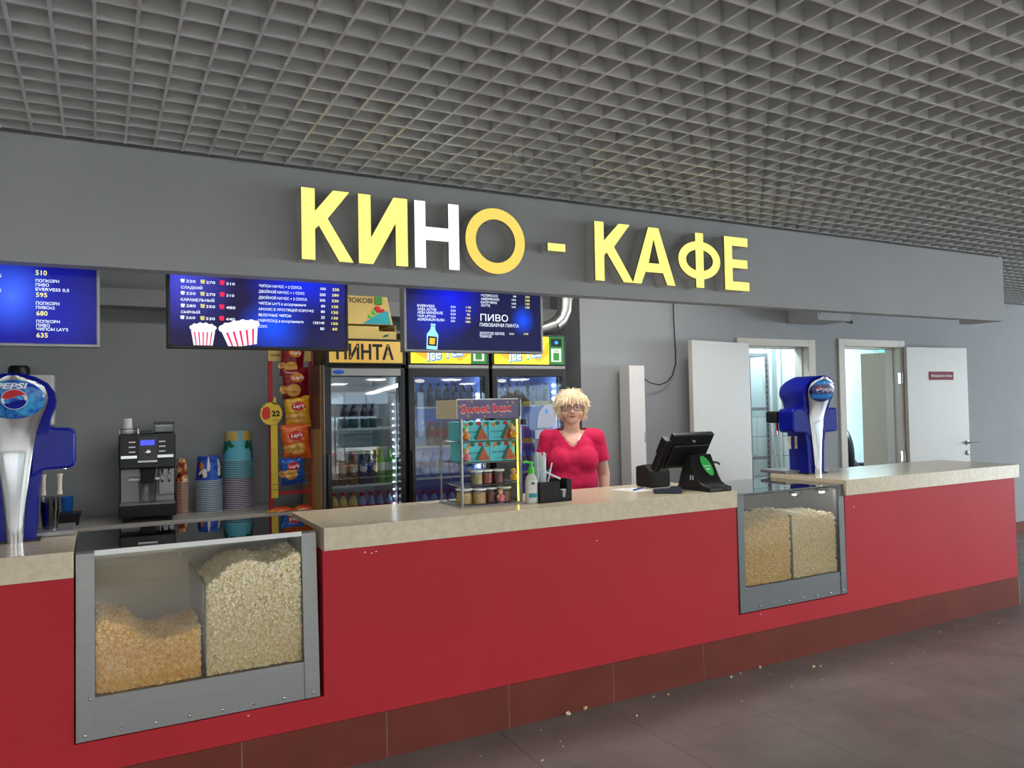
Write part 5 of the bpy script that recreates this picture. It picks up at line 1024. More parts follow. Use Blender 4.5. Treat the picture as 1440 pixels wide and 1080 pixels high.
# ------------------------------------------------------------------ sweets display on the long worktop
TZ = 1.0228
sb = thing('sweets_display', 'chrome sweets display stand headed Sweet Box on the worktop', 'display stand', (1.585, 3.49, TZ))
SW, SD = 0.33, 0.26
for x, y in ((0, 0), (SW, 0.0), (0.0, SD), (SW, SD)): MB().lathe([(0.0075 if y == 0 else 0.005, 0), (0.0075 if y == 0 else 0.005, 0.53 if y else 0.44)], (x, y, 0.006), 12).build('post', M['steel'], sb, smooth=True)
MB().box(-0.012, -0.012, 0, SW+0.012, SD+0.012, 0.006).build('base', M['greyplastic'], sb)
M['acryl'] = pane('acrylic_shelf', (215, 222, 226), 0.05, 0.9)
for z in (0.104, 0.217, 0.322):
    s_ = MB().box(0.004, 0.004, z-0.002, SW-0.004, SD-0.004, z+0.001).build('shelf', M['acryl'], sb)
    MB().tube([(0, 0.0, z), (0, SD, z)], 0.003, 6).build('shelf_rail', M['chrome'], s_); MB().tube([(SW, 0.0, z), (SW, SD, z)], 0.003, 6).build('shelf_rail', M['chrome'], s_); MB().tube([(0, 0.0, z), (SW, 0, z)], 0.002, 6).build('shelf_rail', M['chrome'], s_)
MB().tube([(0, 0.0, 0.02), (0, SD, 0.02)], 0.003, 6).build('shelf_rail', M['chrome'], sb)
hp = MB().box(-0.028, -0.022, 0.438, SW-0.02, -0.018, 0.533).build('header_panel', mat('header_violet', (96, 84, 122), 0.25, rgb2=(116, 100, 138), scale=9), sb)
put_text(MB(), 'Sweet box', (-0.012, -0.0235, 0.466), 0.285, 0.042, U=(1, 0, 0.02), bold=0.055).build('header_outline', mat('pale_pink', (244, 206, 196), 0.5), hp); put_text(MB(), 'Sweet box', (-0.009, -0.0245, 0.469), 0.279, 0.036, U=(1, 0, 0.02), bold=0.03).build('header_text', mat('candy_red', (226, 40, 58), 0.4), hp)
for x, z, r_ in ((0.05, 0.522, 0.3), (0.25, 0.518, -0.6), (-0.018, 0.50, 0.9), (0.03, 0.452, 0.2), (0.12, 0.448, 1.0), (0.21, 0.452, 0.5), (0.28, 0.516, 0.9)):
    cd = MB().ell((0, 0, 0), (0.008, 0.001, 0.004), 10, 6); cd.rot('Y', r_); cd.move((x, -0.0225, z)); cd.build('candy_picture', M['card'], hp)
MB().box(-0.032, -0.022, 0.438, -0.028, SD-0.02, 0.533).build('side_panel', mat('side_panel_beige', (214, 204, 172), 0.4, var=0.03, scale=6), sb)
MB().box(-0.03, -0.0225, 0.532, SW-0.018, -0.0175, 0.537).build('header_edge', M['edge'], sb)
MB().box(SW-0.02, -0.022, 0.438, SW-0.016, SD-0.02, 0.533).build('side_panel', M['clearplast'], sb)
MB().box(SW-0.012, 0.008, 0.01, SW-0.006, 0.014, 0.43).build('light_strip', M['led_y'], sb)
MB().box(SW+0.012, 0.01, 0.006, SW+0.016, SD, 0.53).build('mirror_side', M['ducttin'], sb); MB().box(SW+0.012, -0.012, 0.40, SW+0.034, 0.012, 0.43).build('clip', M['black'], sb)
M['turq'] = mat('turquoise_box', (80, 196, 206), 0.45, rgb2=(108, 212, 218), scale=6)
def gummy_box(label, x, z, w_, h_):
    t = thing('gummy_box', label, 'box', (1.585+x, 3.515, TZ+z), 0, 'turquoise gummy boxes in the sweets display')
    MB().box(0, 0, 0, w_, 0.16, h_).build('carton', M['turq'], t, bevel=0.002)
    cx = w_*0.78
    MB().prism([(cx-0.034, 0.006), (cx+0.038, 0.006), (cx, h_*0.72)], 'xz', -0.002, 0.0).build('cut_window', mat('gummy_window', (196, 92, 46), 0.4, rgb2=(160, 70, 36), scale=50) if 'gummy_window' not in bpy.data.materials else bpy.data.materials['gummy_window'], t)
    MB().prism([(cx-0.046, 0.018), (cx-0.034, 0.004), (cx, h_*0.74), (cx-0.006, h_*0.86)], 'xz', -0.004, -0.001).build('folded_flap', M['leafg'], t)
    put_text(MB(), 'ЖЕВАТЕЛЬНЫЙ', (0.012, -0.001, h_*0.42), w_*0.52, 0.010, bold=0.0).build('box_text', M['txtk'], t); put_text(MB(), 'мармелад', (0.03, -0.001, h_*0.13), w_*0.34, 0.009).build('box_text', M['green'], t)
    for dx, dz, m_ in ((0.03, 0.84, 'orange'), (0.052, 0.9, 'leafg'), (w_*0.66, 0.9, 'txtred'), (w_*0.9, 0.82, 'orange'), (w_*0.96, 0.9, 'leafg')):
        f_ = MB().ell((0, 0, 0), (0.014 if m_ != 'orange' else 0.010, 0.0015, 0.010), 12, 6); f_.rot('Y', 0.7 if m_ == 'orange' else 0); f_.move((dx, -0.0008, h_*dz)); f_.build('fruit_picture', M[m_], t)
for k, (x, z, lb) in enumerate(((0.012, 0.3245, 'turquoise gummy box, left on the top shelf of the sweets display'), (0.163, 0.3245, 'turquoise gummy box, right on the top shelf of the sweets display'), (0.02, 0.2195, 'turquoise gummy box, left on the second shelf of the sweets display'), (0.168, 0.2195, 'turquoise gummy box, right on the second shelf of the sweets display'))): gummy_box(lb, x, z, 0.146, 0.098)
def toy(label, x, y, z, hair, dress, s_=1.0):
    t = thing('toy_figure', label, 'toy', (1.585+x, 3.49+y, TZ+z), 0, 'little toy figures in the sweets display')
    MB().lathe([(0.019, 0.012), (0.016, 0.03), (0.009, 0.045)], (0, 0, 0), 14).build('dress', dress, t, smooth=True); MB().ell((0, 0, 0.056), (0.012, 0.011, 0.013), 14, 10).build('head', M['skin'], t, smooth=True); MB().ell((0, 0.003, 0.060), (0.014, 0.012, 0.013), 14, 10).build('hair', hair, t, smooth=True)
    for q in (-.007, .007):
        l = MB().lathe([(0.005, 0.004), (0.005, 0.014)], (q, 0, 0), 8).build('leg', M['trouser'], t); MB().ell((q, -0.003, 0.003), (0.006, 0.009, 0.003), 8, 6).build('shoe', M['papw'], l)
    for q in (-1, 1): MB().tube([(q*0.010, 0, 0.042), (q*0.020, -0.003, 0.028)], 0.004, 6).build('arm', M['skin'], t, smooth=True)
ylw = mat('doll_yellow', (236, 200, 60), 0.5, var=0.05, scale=30); pnk = mat('doll_pink', (226, 120, 130), 0.5, var=0.05, scale=30); gld = mat('doll_gold', (214, 160, 40), 0.4, var=0.08, scale=30)
toy('tiny doll with yellow hair and pink dress on the second shelf', 0.032, 0.010, 0.2195, ylw, pnk); toy('tiny orange and green doll on the top shelf, by the left post', 0.030, 0.010, 0.3245, M['lime'], M['orange'])
toy('tiny golden doll at the right end of the top shelf', 0.298, 0.010, 0.3245, ylw, gld); toy('tiny golden doll beside the light strip on the third shelf', 0.300, 0.02, 0.1065, ylw, gld); toy('tiny doll in pink standing between the bottom canisters', 0.213, -0.002, 0.0075, M['card'], pnk)
def canister(label, x, y, z, r_, h_, m_):
    t = thing('sweet_canister', label, 'canister', (1.585+x, 3.49+y, TZ+z), 0, 'clear canisters of sweets')
    MB().lathe([(r_*.94, 0.003), (r_*.94, h_*.82)], (0, 0, 0), 20).build('sweets', m_, t, smooth=True); MB().lathe([(r_, 0), (r_, h_)], (0, 0, 0), 24, caps=False).build('jar_wall', M['clearplast'], t, smooth=True); MB().lathe([(r_*1.04, h_), (r_*1.04, h_+0.008), (r_*.98, h_+0.010)], (0, 0, 0), 24).build('lid', M['edge'], t, smooth=True)
sy = mat('yellow_gummies', (226, 170, 50), 0.3, rgb2=(246, 210, 120), scale=60); sr = mat('dark_red_gummies', (110, 26, 36), 0.3, rgb2=(150, 50, 50), scale=60); so = mat('orange_gummies', (206, 80, 40), 0.3, rgb2=(170, 50, 40), scale=60); sl = mat('lime_gummies', (186, 186, 70), 0.3, rgb2=(206, 170, 110), scale=60)
canister('canister of yellow sweets at the left of the bottom shelf, behind the post', -0.0+0.045, 0.075, 0.0068, 0.042, 0.072, sy); canister('canister of yellow sweets right of the front post on the bottom shelf', 0.062, 0.125, 0.0068, 0.03, 0.068, sy) if False else None
canister('canister of yellow sweets second from left on the bottom shelf', 0.118, 0.05, 0.0068, 0.036, 0.07, sy); canister('canister of dark red sweets third on the bottom shelf', 0.187, 0.06, 0.0068, 0.032, 0.07, sr); canister('canister of dark red sweets at the right of the bottom shelf', 0.262, 0.05, 0.0068, 0.034, 0.07, sr)
canister('canister of lime sweets, left on the third shelf', 0.105, 0.05, 0.1055, 0.031, 0.062, sl); canister('canister of orange-red sweets, middle of the third shelf', 0.168, 0.06, 0.1055, 0.029, 0.062, so); canister('canister of dark red sweets, right on the third shelf', 0.228, 0.05, 0.1055, 0.030, 0.062, sr)
MB().tube([(1.50, 3.80, TZ+0.004), (1.46, 3.77, TZ+0.004), (1.50, 3.72, TZ+0.004), (1.56, 3.73, TZ+0.004)], 0.003, 6).build('cable', M['white'], smooth=True); tag(bpy.data.objects['cable'], 'thin white cable curling behind the sweets display', 'cable')

# sanitizer bottle
sn = thing('sanitizer_bottle', 'pale sanitizer bottle with a green pump on the worktop', 'bottle', (1.955, 3.45, TZ), math.radians(-18))
MB().lathe([(0.030, 0), (0.033, 0.006), (0.033, 0.105), (0.026, 0.135), (0.014, 0.148), (0.014, 0.155)], (0, 0, 0), 24, sy=0.72).build('bottle_body', M['liquid'], sn, smooth=True)
MB().lathe([(0.017, 0.152), (0.016, 0.18), (0.010, 0.186), (0.008, 0.20), (0.012, 0.203), (0.011, 0.212)], (0, 0, 0), 18).tube([(0, 0, 0.205), (-0.03, -0.01, 0.212), (-0.044, -0.014, 0.208)], 0.006, 8).build('pump', M['lime'], sn, smooth=True)
lb = MB().grid(lambda u, v: (0.0335*math.cos(math.radians(-125+85*u)), 0.0335*.72*math.sin(math.radians(-125+85*u)), 0.012+v*0.105), 12, 1).build('label', M['papw'], sn, smooth=True)
MB().grid(lambda u, v: (0.0340*math.cos(math.radians(-122+79*u)), 0.0340*.72*math.sin(math.radians(-122+79*u)), 0.03+v*0.022), 12, 1).build('label_stripe', M['teal'], lb); MB().grid(lambda u, v: (0.0340*math.cos(math.radians(-98+30*u)), 0.0340*.72*math.sin(math.radians(-98+30*u)), 0.096+v*0.012), 6, 1).build('label_mark', M['leafg'], lb)
# black caddy with straws, napkin holder slot
cd = thing('bar_caddy', 'black bar caddy holding straws on the worktop', 'caddy', (1.985, 3.415, TZ))
cw, cdp = 0.192, 0.11
MB().box(0, 0, 0, cw, cdp, 0.004).box(0, 0, 0.004, 0.118, 0.004, 0.105).box(0.118, 0, 0.004, 0.135, 0.004, 0.06).box(0.162, 0, 0.004, cw, 0.004, 0.112).box(0.135, 0, 0.004, 0.162, 0.004, 0.02).box(0, cdp-0.004, 0.004, cw, cdp, 0.112).box(0, 0.004, 0.004, 0.004, cdp-0.004, 0.105).box(cw-0.004, 0.004, 0.004, cw, cdp-0.004, 0.112).box(0.118, 0.004, 0.004, 0.122, cdp-0.004, 0.105).build('caddy_body', M['matteblack'], cd, bevel=0.0015)
for k in range(26):
    x = 2.0+RNG.uniform(0, 0.05); y = 3.43+RNG.uniform(0, 0.075); lx, ly = RNG.uniform(-.014, .012), RNG.uniform(-.004, .006)
    o = MB().tube([(x, y, TZ+0.006), (x+lx, y+ly, TZ+0.235+RNG.uniform(-.012, .022))], 0.0036, 7).build('drinking_straw', M['straw'], smooth=True)
    tag(o, 'white drinking straw standing in the dense bundle of the black caddy', 'straw', 'straws in the black caddy')
o = MB().tube([(2.03, 3.45, TZ+0.008), (2.075, 3.44, TZ+0.20)], 0.0036, 7).build('drinking_straw', M['straw'], smooth=True); tag(o, 'white straw leaning right, apart from the bundle in the caddy', 'straw', 'straws in the black caddy')
o = MB().tube([(2.06, 3.43, TZ+0.145), (2.02, 3.47, TZ+0.165), (2.10, 3.40, TZ+0.118)][1:], 0.005, 7).build('drinking_straw', M['straw'], smooth=True); tag(o, 'white straw lying slantwise over the rim of the caddy', 'straw', 'straws in the black caddy')
nc = MB().lathe([(0.0165, 0), (0.0165, 0.022), (0.0150, 0.024), (0.0165, 0.026), (0.0165, 0.052), (0.014, 0.054)], (0, 0, 0), 18); tag(nc.build('paper_roll', M['papw'], smooth=True, loc=(2.145, 3.445, TZ+0.0045)), 'short white paper roll in the right slot of the caddy', 'paper roll')

# till
ps = thing('till_terminal', 'black tilted till screen seen from behind, with a green oval sticker', 'till', (2.97, 3.25, TZ))
MB().box(0, 0, 0, 0.165, 0.27, 0.026).build('base', M['black'], ps, bevel=0.006)
MB().prism([(0.0, 0.024), (0.05, 0.034), (0.08, 0.050), (0.105, 0.085), (0.165, 0.20), (0.20, 0.19), (0.26, 0.04), (0.26, 0.02)], 'yz', 0.0, 0.165).build('stand', M['black'], ps, bevel=0.006, smooth=True)
MB().box(0.165-0.06, -0.002, 0.006, 0.165-0.035, 0.0, 0.016).build('socket', M['shadowgap'], ps)
for x in (0.03, 0.05): MB().box(-0.002, 0.10+x, 0.06, 0.0, 0.108+x, 0.085).build('port', M['edge'], ps)
# screen slab: top edge towards the customer
sl_ = MB().box(-0.105, 0, 0, 0.195, 0.034, 0.235).box(-0.09, -0.014, 0.02, 0.18, 0.0, 0.17); sl_.rot('X', math.radians(33)); sl_.move((0, 0.285, 0.115))
slab = sl_.build('screen_slab', M['black'], ps, bevel=0.007, seg=3)
sc_ = MB().box(-0.095, 0.0345, 0.01, 0.185, 0.036, 0.225); sc_.rot('X', math.radians(33)); sc_.move((0, 0.285, 0.115)); sc_.build('screen_glass', M['fridge'], slab)
lo = MB().box(0.035, -0.0165, 0.195, 0.055, -0.0005, 0.2); lo.rot('X', math.radians(33)); lo.move((0, 0.285, 0.115)); lo.build('logo_mark', M['greyplastic'], slab)
cr_ = MB().box(-0.15, -0.002, 0.09, -0.108, 0.05, 0.20).box(-0.145, 0.0, -0.02, -0.108, 0.045, 0.09); cr_.rot('X', math.radians(33)); cr_.move((0, 0.285, 0.115)); cr_.build('card_reader', M['black'], ps, bevel=0.004)
# sticker lies on the sloping front of the stand
ya, za, yb2, zb2 = 0.088, 0.061, 0.150, 0.172
vs = []; N = 28
for i in range(N):
    a = 2*PI*i/N; tt = 0.5+0.5*math.sin(a)*0.95; x = 0.098+0.034*math.cos(a)-0.012*math.sin(a)
    vs.append((x, 0.100+0.060*tt-0.004, 0.075+0.115*tt+0.0035))
st = MB().add(vs, [tuple(range(N))]).build('sticker', mat('sticker_green', (52, 176, 72), 0.4, var=0.03, scale=20), ps)
sl2 = np.array([0, 0.060, 0.115]); sl2 = sl2/np.linalg.norm(sl2)
put_text(MB(), 'оплата', (0.075, 0.1275-0.0045, 0.127+0.004), 0.045, 0.010, V=tuple(sl2), bold=0.01).build('sticker_text', M['txtw'], st); put_text(MB(), '24/7', (0.085, 0.118-0.0045, 0.109+0.004), 0.03, 0.012, V=tuple(sl2), bold=0.03).build('sticker_text', M['txtw'], st)
pr = thing('receipt_printer', 'black receipt printer behind the till screen', 'printer', (2.865, 3.63, TZ))
MB().prism([(0, 0), (0.15, 0), (0.15, 0.12), (0.06, 0.135), (0.0, 0.095)], 'yz', 0, 0.15).build('printer_body', M['matteblack'], pr, bevel=0.012, seg=3); MB().box(0.02, 0.05, 0.137, 0.13, 0.056, 0.140).build('paper_slot', M['greyplastic'], pr)
ct = thing('card_terminal', 'small dark blue card terminal lying beside the till', 'card terminal', (2.775, 3.375, TZ), math.radians(-34))
tm2 = mat('terminal_navy', (34, 44, 66), 0.4, var=0.08, scale=30)
MB().hexa([(-0.075, -0.035, 0), (0.075, -0.035, 0), (0.075, 0.035, 0), (-0.075, 0.035, 0), (-0.075, -0.035, 0.022), (0.075, -0.035, 0.034), (0.075, 0.035, 0.034), (-0.075, 0.035, 0.022)]).build('terminal_body', tm2, ct, bevel=0.005); MB().box(0.02, -0.026, 0.033, 0.065, 0.026, 0.036).build('terminal_screen', M['fridge'], ct)
for i in range(3):
    for j in range(4): MB().box(-0.06+0.018*j, -0.024+0.018*i, 0.024+0.0014*j, -0.047+0.018*j, -0.011+0.018*i, 0.028+0.0014*j).build('key', M['greyplastic'], ct)
for k, (x, y, rz, lb) in enumerate(((2.70, 3.62, 0.2, 'white sheet of paper left of the till, lower of two'), (2.73, 3.60, 0.05, 'white sheet of paper left of the till, upper of two'))):
    tag(MB().box(-0.06, -0.10, 0, 0.06, 0.10, 0.0008).build('paper_sheet', M['papw'], loc=(x, y, TZ+0.0009*k), rz=rz), lb, 'paper', 'papers beside the till')
pn = MB().tube([(-0.07, 0, 0), (0.06, 0, 0)], 0.004, 8).tube([(0.06, 0, 0), (0.072, 0, 0)], 0.004, 8, r2=0.001); tag(pn.build('pen', mat('pen_blue', (30, 70, 160), 0.35), smooth=True, loc=(2.75, 3.60, TZ+0.0062), rz=0.5), 'blue pen lying on the white papers by the till', 'pen')

# ------------------------------------------------------------------ wall things on the right
uv = thing('wall_air_cleaner', 'tall white box unit mounted on the grey wall left of the open door', 'air cleaner', (3.585, 4.775, 0.62))
MB().box(0, 0, 0, 0.145, 0.13, 1.192).build('casing', M['white'], uv, bevel=0.003); MB().box(0.02, 0.13, 0.2, 0.12, WY-4.775, 0.3).box(0.02, 0.13, 0.85, 0.12, WY-4.775, 0.95).build('bracket', M['steel'], uv)
for k in range(6): MB().box(0.132, -0.0012, 0.60+0.013*k, 0.139, 0.0, 0.608+0.013*k).build('vent_slot', M['shadowgap'], uv)
cbp = [(4.173, 4.942, 2.50), (4.175, 4.942, 2.2), (4.185, 4.942, 1.95), (4.178, 4.935, 1.84), (4.13, 4.92, 1.745), (4.06, 4.905, 1.69), (3.97, 4.89, 1.665), (3.86, 4.87, 1.68), (3.78, 4.85, 1.715), (3.732, 4.84, 1.745)]
tag(MB().tube(cbp, 0.0045, 8).build('power_cable', M['black'], smooth=True), 'black cable looping down the grey wall into the white box unit', 'cable')
vd = thing('ventilation_duct', 'silver tin ventilation duct with an elbow beside the right menu screen', 'duct', (3.01, 4.75, 0))
R1 = 0.052
MB().tube([(0.02, 0.03, 2.84), (0.02, 0.03, 2.36)], R1, 20).build('vertical_pipe', M['ducttin'], vd, smooth=True)
MB().tube([(0.02, 0.03, 2.38), (0.015, 0.03, 2.29)], R1*1.05, 20).build('collar', M['ducttin'], vd, smooth=True)
MB().tube([(0.015, 0.03, 2.30), (0.006, 0.03, 2.21), (-0.028, 0.03, 2.145), (-0.085, 0.03, 2.10)], R1, 20).build('elbow', M['ducttin'], vd, smooth=True); MB().tube([(-0.08, 0.03, 2.104), (-0.16, 0.05, 2.07), (-0.45, 0.30, 2.10)], R1*0.98, 20).build('horizontal_pipe', M['ducttin'], vd, smooth=True)
for z in (2.375, 2.30): MB().lathe([(R1*1.07, -0.004), (R1*1.1, 0), (R1*1.07, 0.004)], (0.02, 0.03, z), 20, caps=False).build('seam_ring', M['chrome'], vd, smooth=True)
dl = thing('wall_duct_box', 'grey box housing on the wall above the doors, under the fascia', 'duct', (5.50, 4.62, 2.215))
MB().box(0, 0, 0, 0.42, 0.328, 0.30).build('housing', M['fascia'], dl, bevel=0.003); MB().box(0.03, -0.004, 0.05, 0.39, 0, 0.25).build('front_plate', M['fascia'], dl)
tag(MB().tube([(6.0, 4.90, 2.32), (6.05, 4.80, 2.24), (6.15, 4.78, 2.225), (6.22, 4.84, 2.25), (6.2, 4.93, 2.30)], 0.008, 8).build('cable_loop', M['darkgrey'], smooth=True), 'small grey cable loop on the wall beside the box housing', 'cable')

# ------------------------------------------------------------------ the woman behind the counter
def fused(name, mb, m, parent, voxel, smooth=6, factor=0.5, cut=None):
    """fuse overlapping rounded volumes into ONE continuous skin, optionally trimmed by cut(co) -> True = remove"""
    me = mb.mesh('tmp', m); o = bpy.data.objects.new('tmp', me); COL.objects.link(o)
    r_ = o.modifiers.new('r', 'REMESH'); r_.mode = 'VOXEL'; r_.voxel_size = voxel
    s_ = o.modifiers.new('s', 'SMOOTH'); s_.factor = factor; s_.iterations = smooth
    dg = bpy.context.evaluated_depsgraph_get(); ev = o.evaluated_get(dg)
    nm = bpy.data.meshes.new_from_object(ev); nm.name = name
    bpy.data.objects.remove(o); bpy.data.meshes.remove(me)
    if cut:
        bm = bmesh.new(); bm.from_mesh(nm); bmesh.ops.delete(bm, geom=[v for v in bm.verts if cut(v.co)], context='VERTS'); bm.to_mesh(nm); bm.free()
    nm.materials.clear(); nm.materials.append(m)
    nm.polygons.foreach_set('use_smooth', [True]*len(nm.polygons)); nm.update()
    return link(name, nm, parent)
wp = thing('person', 'woman with short blonde hair, glasses and raspberry T-shirt standing behind the counter', 'person', (2.70, 4.22, 0), math.radians(-29))
def capsule(mb, a, b_, ra, rb, n=9):
    a = Vector(a); b_ = Vector(b_); k = n
    for i in range(k+1):
        t = i/k; c = a.lerp(b_, t); q = ra+(rb-ra)*t; mb.ell(tuple(c), (q, q, q), 14, 9)
    return mb
SHX = 0.158
def arms(mb, g=0.0, upto=1.0):
    for s_ in (-1, 1):
        sh = (s_*SHX, 0.015, 1.315); el = (s_*0.205, 0.035, 1.06); wr = (s_*0.205, -0.055, 0.84)
        capsule(mb, sh, tuple(Vector(sh).lerp(Vector(el), upto)), 0.045+g, 0.040+g)
        if upto >= 1: capsule(mb, el, wr, 0.038+g, 0.026+g)
    return mb
def torso(mb, g=0.0):
    E_ = lambda c, r_: mb.ell(c, tuple(x+g for x in r_), 20, 14)
    E_((0, 0.01, 1.22), (0.148, 0.102, 0.135)); E_((0, 0.02, 1.30), (0.135, 0.075, 0.055))
    for s_ in (-1, 1): E_((s_*0.072, -0.062, 1.165), (0.080, 0.070, 0.078)); E_((s_*0.09, 0.02, 1.318), (0.075, 0.055, 0.040)); E_((s_*0.145, 0.015, 1.30), (0.044, 0.046, 0.044))
    E_((0, 0.0, 1.04), (0.142, 0.112, 0.15)); E_((0, 0.01, 0.90), (0.165, 0.125, 0.13)); return mb
b = torso(MB()); arms(b)
capsule(b, (0, 0.02, 1.31), (0, 0.0, 1.43), 0.058, 0.050)
b.ell((0, 0.02, 0.86), (0.165, 0.12, 0.12), 20, 14)
# head
b.ell((0, 0.012, 1.525), (0.073, 0.090, 0.088), 22, 16).ell((0, -0.02, 1.465), (0.069, 0.063, 0.062), 20, 14).ell((0, -0.045, 1.425), (0.040, 0.035, 0.030), 16, 12).ell((0, -0.062, 1.414), (0.022, 0.018, 0.016), 12, 10)
for s_ in (-1, 1):
    b.ell((s_*0.041, -0.046, 1.463), (0.031, 0.027, 0.028), 14, 10).ell((s_*0.073, 0.012, 1.487), (0.009, 0.018, 0.028), 12, 10).ell((s_*0.03, -0.073, 1.522), (0.026, 0.010, 0.008), 12, 8)
b.ell((0, -0.079, 1.495), (0.009, 0.012, 0.026), 12, 10).ell((0, -0.090, 1.476), (0.013, 0.015, 0.011), 12, 10)
for s_ in (-1, 1): b.ell((s_*0.010, -0.083, 1.473), (0.008, 0.009, 0.007), 10, 8)
b.ell((0, -0.070, 1.446), (0.026, 0.012, 0.012), 14, 10)
# hands : palm, four unequal curled fingers, thumb from the side of the palm
for s_ in (-1, 1):
    w0 = Vector((s_*0.205, -0.055, 0.84)); d = Vector((0, -0.25, -0.97)).normalized(); lat = Vector((0, -0.97, 0.25)) ; inn = Vector((-s_, 0, 0))
    for t in (0.02, 0.045, 0.07): 
        for q in (-0.022, 0, 0.022): c = w0+d*t+lat*q; b.ell(tuple(c), (0.014, 0.017, 0.018), 10, 8)
    for k, (q, ln) in enumerate(((-0.030, 0.060), (-0.010, 0.074), (0.010, 0.080), (0.030, 0.070))):
        p0 = w0+d*0.082+lat*q; p1 = p0+d*ln*.45+inn*0.006; p2 = p1+d*ln*.3+inn*0.018; p3 = p2+d*ln*.2+inn*0.022
        capsule(b, p0, p1, 0.0088, 0.0082, 5); capsule(b, p1, p2, 0.0082, 0.0075, 4); capsule(b, p2, p3, 0.0075, 0.0068, 3)
    t0 = w0+d*0.03+lat*0.034; t1 = t0+lat*0.026+d*0.03+inn*0.006; t2 = t1+d*0.032+inn*0.014+lat*0.004
    capsule(b, t0, t1, 0.011, 0.0095, 4); capsule(b, t1, t2, 0.0095, 0.008, 4)
for s_ in (-1, 1):
    capsule(b, (s_*0.088, 0.02, 0.84), (s_*0.088, 0.0, 0.47), 0.080, 0.052); capsule(b, (s_*0.088, 0.0, 0.47), (s_*0.088, 0.03, 0.09), 0.052, 0.034)
    b.ell((s_*0.09, -0.03, 0.04), (0.04, 0.11, 0.034), 14, 10)
fused('body', b, M['skin'], wp, 0.0055, 5)
# raspberry T-shirt with a V neck and short sleeves, loose at the hem
b = torso(MB(), 0.011)
for s_ in (-1, 1):
    sh = Vector((s_*SHX, 0.015, 1.315)); el = Vector((s_*0.205, 0.035, 1.06)); capsule(b, sh+Vector((0, 0, -0.004)), sh.lerp(el, 0.62), 0.055, 0.057)
    b.ell((s_*0.06, -0.035, 1.02), (0.105, 0.105, 0.15), 18, 12)
b.ell((0, 0.0, 0.90), (0.186, 0.145, 0.14), 24, 14).ell((0, -0.045, 1.10), (0.125, 0.088, 0.13), 18, 12).ell((0, -0.072, 1.165), (0.095, 0.062, 0.075), 18, 12).ell((0, -0.06, 1.0), (0.13, 0.085, 0.14), 18, 12)
def shirt_cut(c):
    if c.z < 0.80: return True
    if c.y < 0.02 and c.z > 1.262 and abs(c.x) < 0.012+(c.z-1.262)*0.78: return True
    if c.z > 1.335 and abs(c.x) < 0.068 and c.y < 0.075: return True
    for s_ in (-1, 1):
        sh = Vector((s_*SHX, 0.015, 1.315)); el = Vector((s_*0.205, 0.035, 1.06)); d = (el-sh); t = (c-sh).dot(d)/d.length_squared
        if t > 0.63 and s_*c.x > 0.155 and c.z < 1.2: return True
    return False
sh_o = fused('t_shirt', b, M['shirt'], wp, 0.006, 26, cut=shirt_cut)
so_ = sh_o.modifiers.new('solid', 'SOLIDIFY'); so_.thickness = 0.003; so_.offset = 0
dtx = bpy.data.textures.new('folds', 'CLOUDS'); dtx.noise_scale = 0.13
dm = sh_o.modifiers.new('folds', 'DISPLACE'); dm.texture = dtx; dm.strength = 0.016; dm.mid_level = 0.45
b = MB().ell((0, 0.02, 0.87), (0.178, 0.135, 0.13), 20, 14)
for s_ in (-1, 1): capsule(b, (s_*0.088, 0.02, 0.84), (s_*0.088, 0.0, 0.47), 0.093, 0.068); capsule(b, (s_*0.088, 0.0, 0.47), (s_*0.088, 0.03, 0.10), 0.068, 0.058)
fused('trousers', b, M['trouser'], wp, 0.009, 5)
for s_ in (-1, 1): MB().ell((s_*0.09, -0.035, 0.042), (0.048, 0.125, 0.042), 18, 12).box(s_*0.09-0.045, -0.15, 0.0, s_*0.09+0.045, 0.08, 0.012).build('shoe', M['shoe'], wp, smooth=True)
# face pieces
for s_ in (-1, 1):
    e = MB().ell((s_*0.030, -0.0665, 1.503), (0.0125, 0.0075, 0.0062), 14, 10).build('eye', M['eye'], wp, smooth=True)
    MB().ell((s_*0.030, -0.0725, 1.503), (0.0055, 0.0028, 0.0055), 12, 8).build('iris', M['iris'], e, smooth=True); MB().ell((s_*0.030, -0.0748, 1.503), (0.0025, 0.0012, 0.0025), 10, 6).build('pupil', M['txtk'], e, smooth=True)
    MB().tube([(s_*0.014, -0.080, 1.521), (s_*0.03, -0.080, 1.526), (s_*0.048, -0.068, 1.521)], 0.0026, 6).build('eyebrow', mat('brow', (150, 116, 86), 0.7) if 'brow' not in bpy.data.materials else bpy.data.materials['brow'], wp, smooth=True)
lp = MB().ell((0, -0.0785, 1.449), (0.021, 0.0048, 0.0036), 16, 8).ell((0, -0.078, 1.4430), (0.018, 0.0048, 0.0040), 16, 8).build('lips', M['lip'], wp, smooth=True)
gl = MB()
for s_ in (-1, 1):
    pts = []
    for i in range(25):
        a = 2*PI*i/24; c, q = math.cos(a), math.sin(a); e = 0.55
        pts.append((s_*0.0345+0.0275*math.copysign(abs(c)**e, c), -0.092+0.010*((s_*0.0325+0.0255*c)/0.058)**2*1.2, 1.500+0.0185*math.copysign(abs(q)**e, q)))
    gl.tube(pts, 0.0022, 6); gl.tube([(s_*0.058, -0.082, 1.507), (s_*0.074, -0.05, 1.508), (s_*0.079, 0.02, 1.505)], 0.0020, 6)
gl.tube([(-0.008, -0.092, 1.506), (0, -0.095, 1.508), (0.008, -0.092, 1.506)], 0.002, 6)
go_ = gl.build('glasses', mat('glasses_frame', (58, 36, 40), 0.35, var=0.1, scale=40), wp, smooth=True)
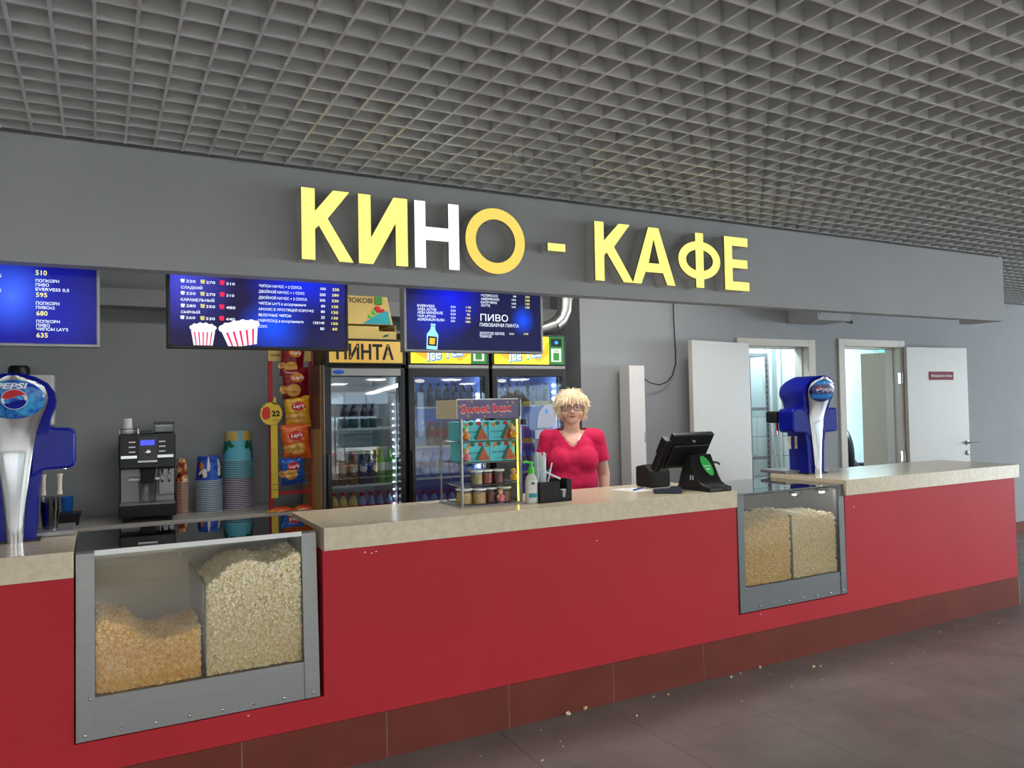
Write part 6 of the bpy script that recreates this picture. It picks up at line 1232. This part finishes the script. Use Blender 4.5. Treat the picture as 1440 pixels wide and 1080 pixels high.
for s_ in (-1, 1): MB().disc((s_*0.0345, -0.0905, 1.500), 0.026, 0.0175).build('lens', pane('lens', (236, 232, 234), 0.03, 0.5) if 'lens' not in bpy.data.materials else bpy.data.materials['lens'], go_)
# necklace with a tiny pendant
MB().tube([(-0.062, -0.02, 1.345), (-0.04, -0.075, 1.30), (0, -0.108, 1.262), (0.04, -0.075, 1.30), (0.062, -0.02, 1.345)], 0.0012, 6).ell((0, -0.113, 1.256), (0.003, 0.002, 0.006), 8, 6).build('necklace', M['chrome'], wp, smooth=True)
# hair : a soft cap plus many tapered locks, joined
cap = MB().ell((0, 0.028, 1.541), (0.088, 0.094, 0.082), 24, 16).ell((0, 0.055, 1.475), (0.084, 0.066, 0.092), 20, 14)
for s_ in (-1, 1): cap.ell((s_*0.070, 0.02, 1.49), (0.018, 0.045, 0.065), 14, 10)
hc_ = fused('hair', cap, M['hair'], wp, 0.007, 4)
lk = MB(); R2 = np.random.default_rng(5)
def lock(p, d, ln, w_, droop):
    p = Vector(p); d = Vector(d).normalized(); pts = [p]
    for i in range(4):
        d = (d+Vector((R2.normal(0, .12), R2.normal(0, .12), -droop+R2.normal(0, .1)))).normalized(); pts.append(pts[-1]+d*ln/4)
    lk.tube(pts, w_, 4, r2=w_*0.25)
n = 0
while n < 780:
    v = Vector(R2.normal(size=3)).normalized()
    if v.z < -0.5 or (v.y < -0.30 and v.z < 0.30): continue
    root = Vector((v.x*0.083, 0.028+v.y*0.089, 1.538+v.z*0.078)); n += 1
    if v.y < -0.15 and v.z > 0.2:   # fringe falls forward over the brow
        lock(root, (v.x*0.5+R2.normal(0, .25), -0.85, 0.15), 0.060+R2.uniform(0, .02), 0.0048, 0.5)
    else:
        lock(root, (v.x*0.8+R2.normal(0, .3), v.y*.7+R2.normal(0, .3), v.z*0.15+0.02), 0.036+R2.uniform(0, .022), 0.0050, 0.34)
for s_ in (-1, 1):
    for k in range(90):
        lock((s_*(0.076+R2.uniform(0, .010)), R2.uniform(-0.045, 0.07), R2.uniform(1.47, 1.56)), (s_*0.12+R2.normal(0, .2), R2.normal(-0.1, .25), -0.8), 0.040+R2.uniform(0, .025), 0.0045, 0.2)
lk.build('hair_locks', M['hair'], hc_, smooth=True)
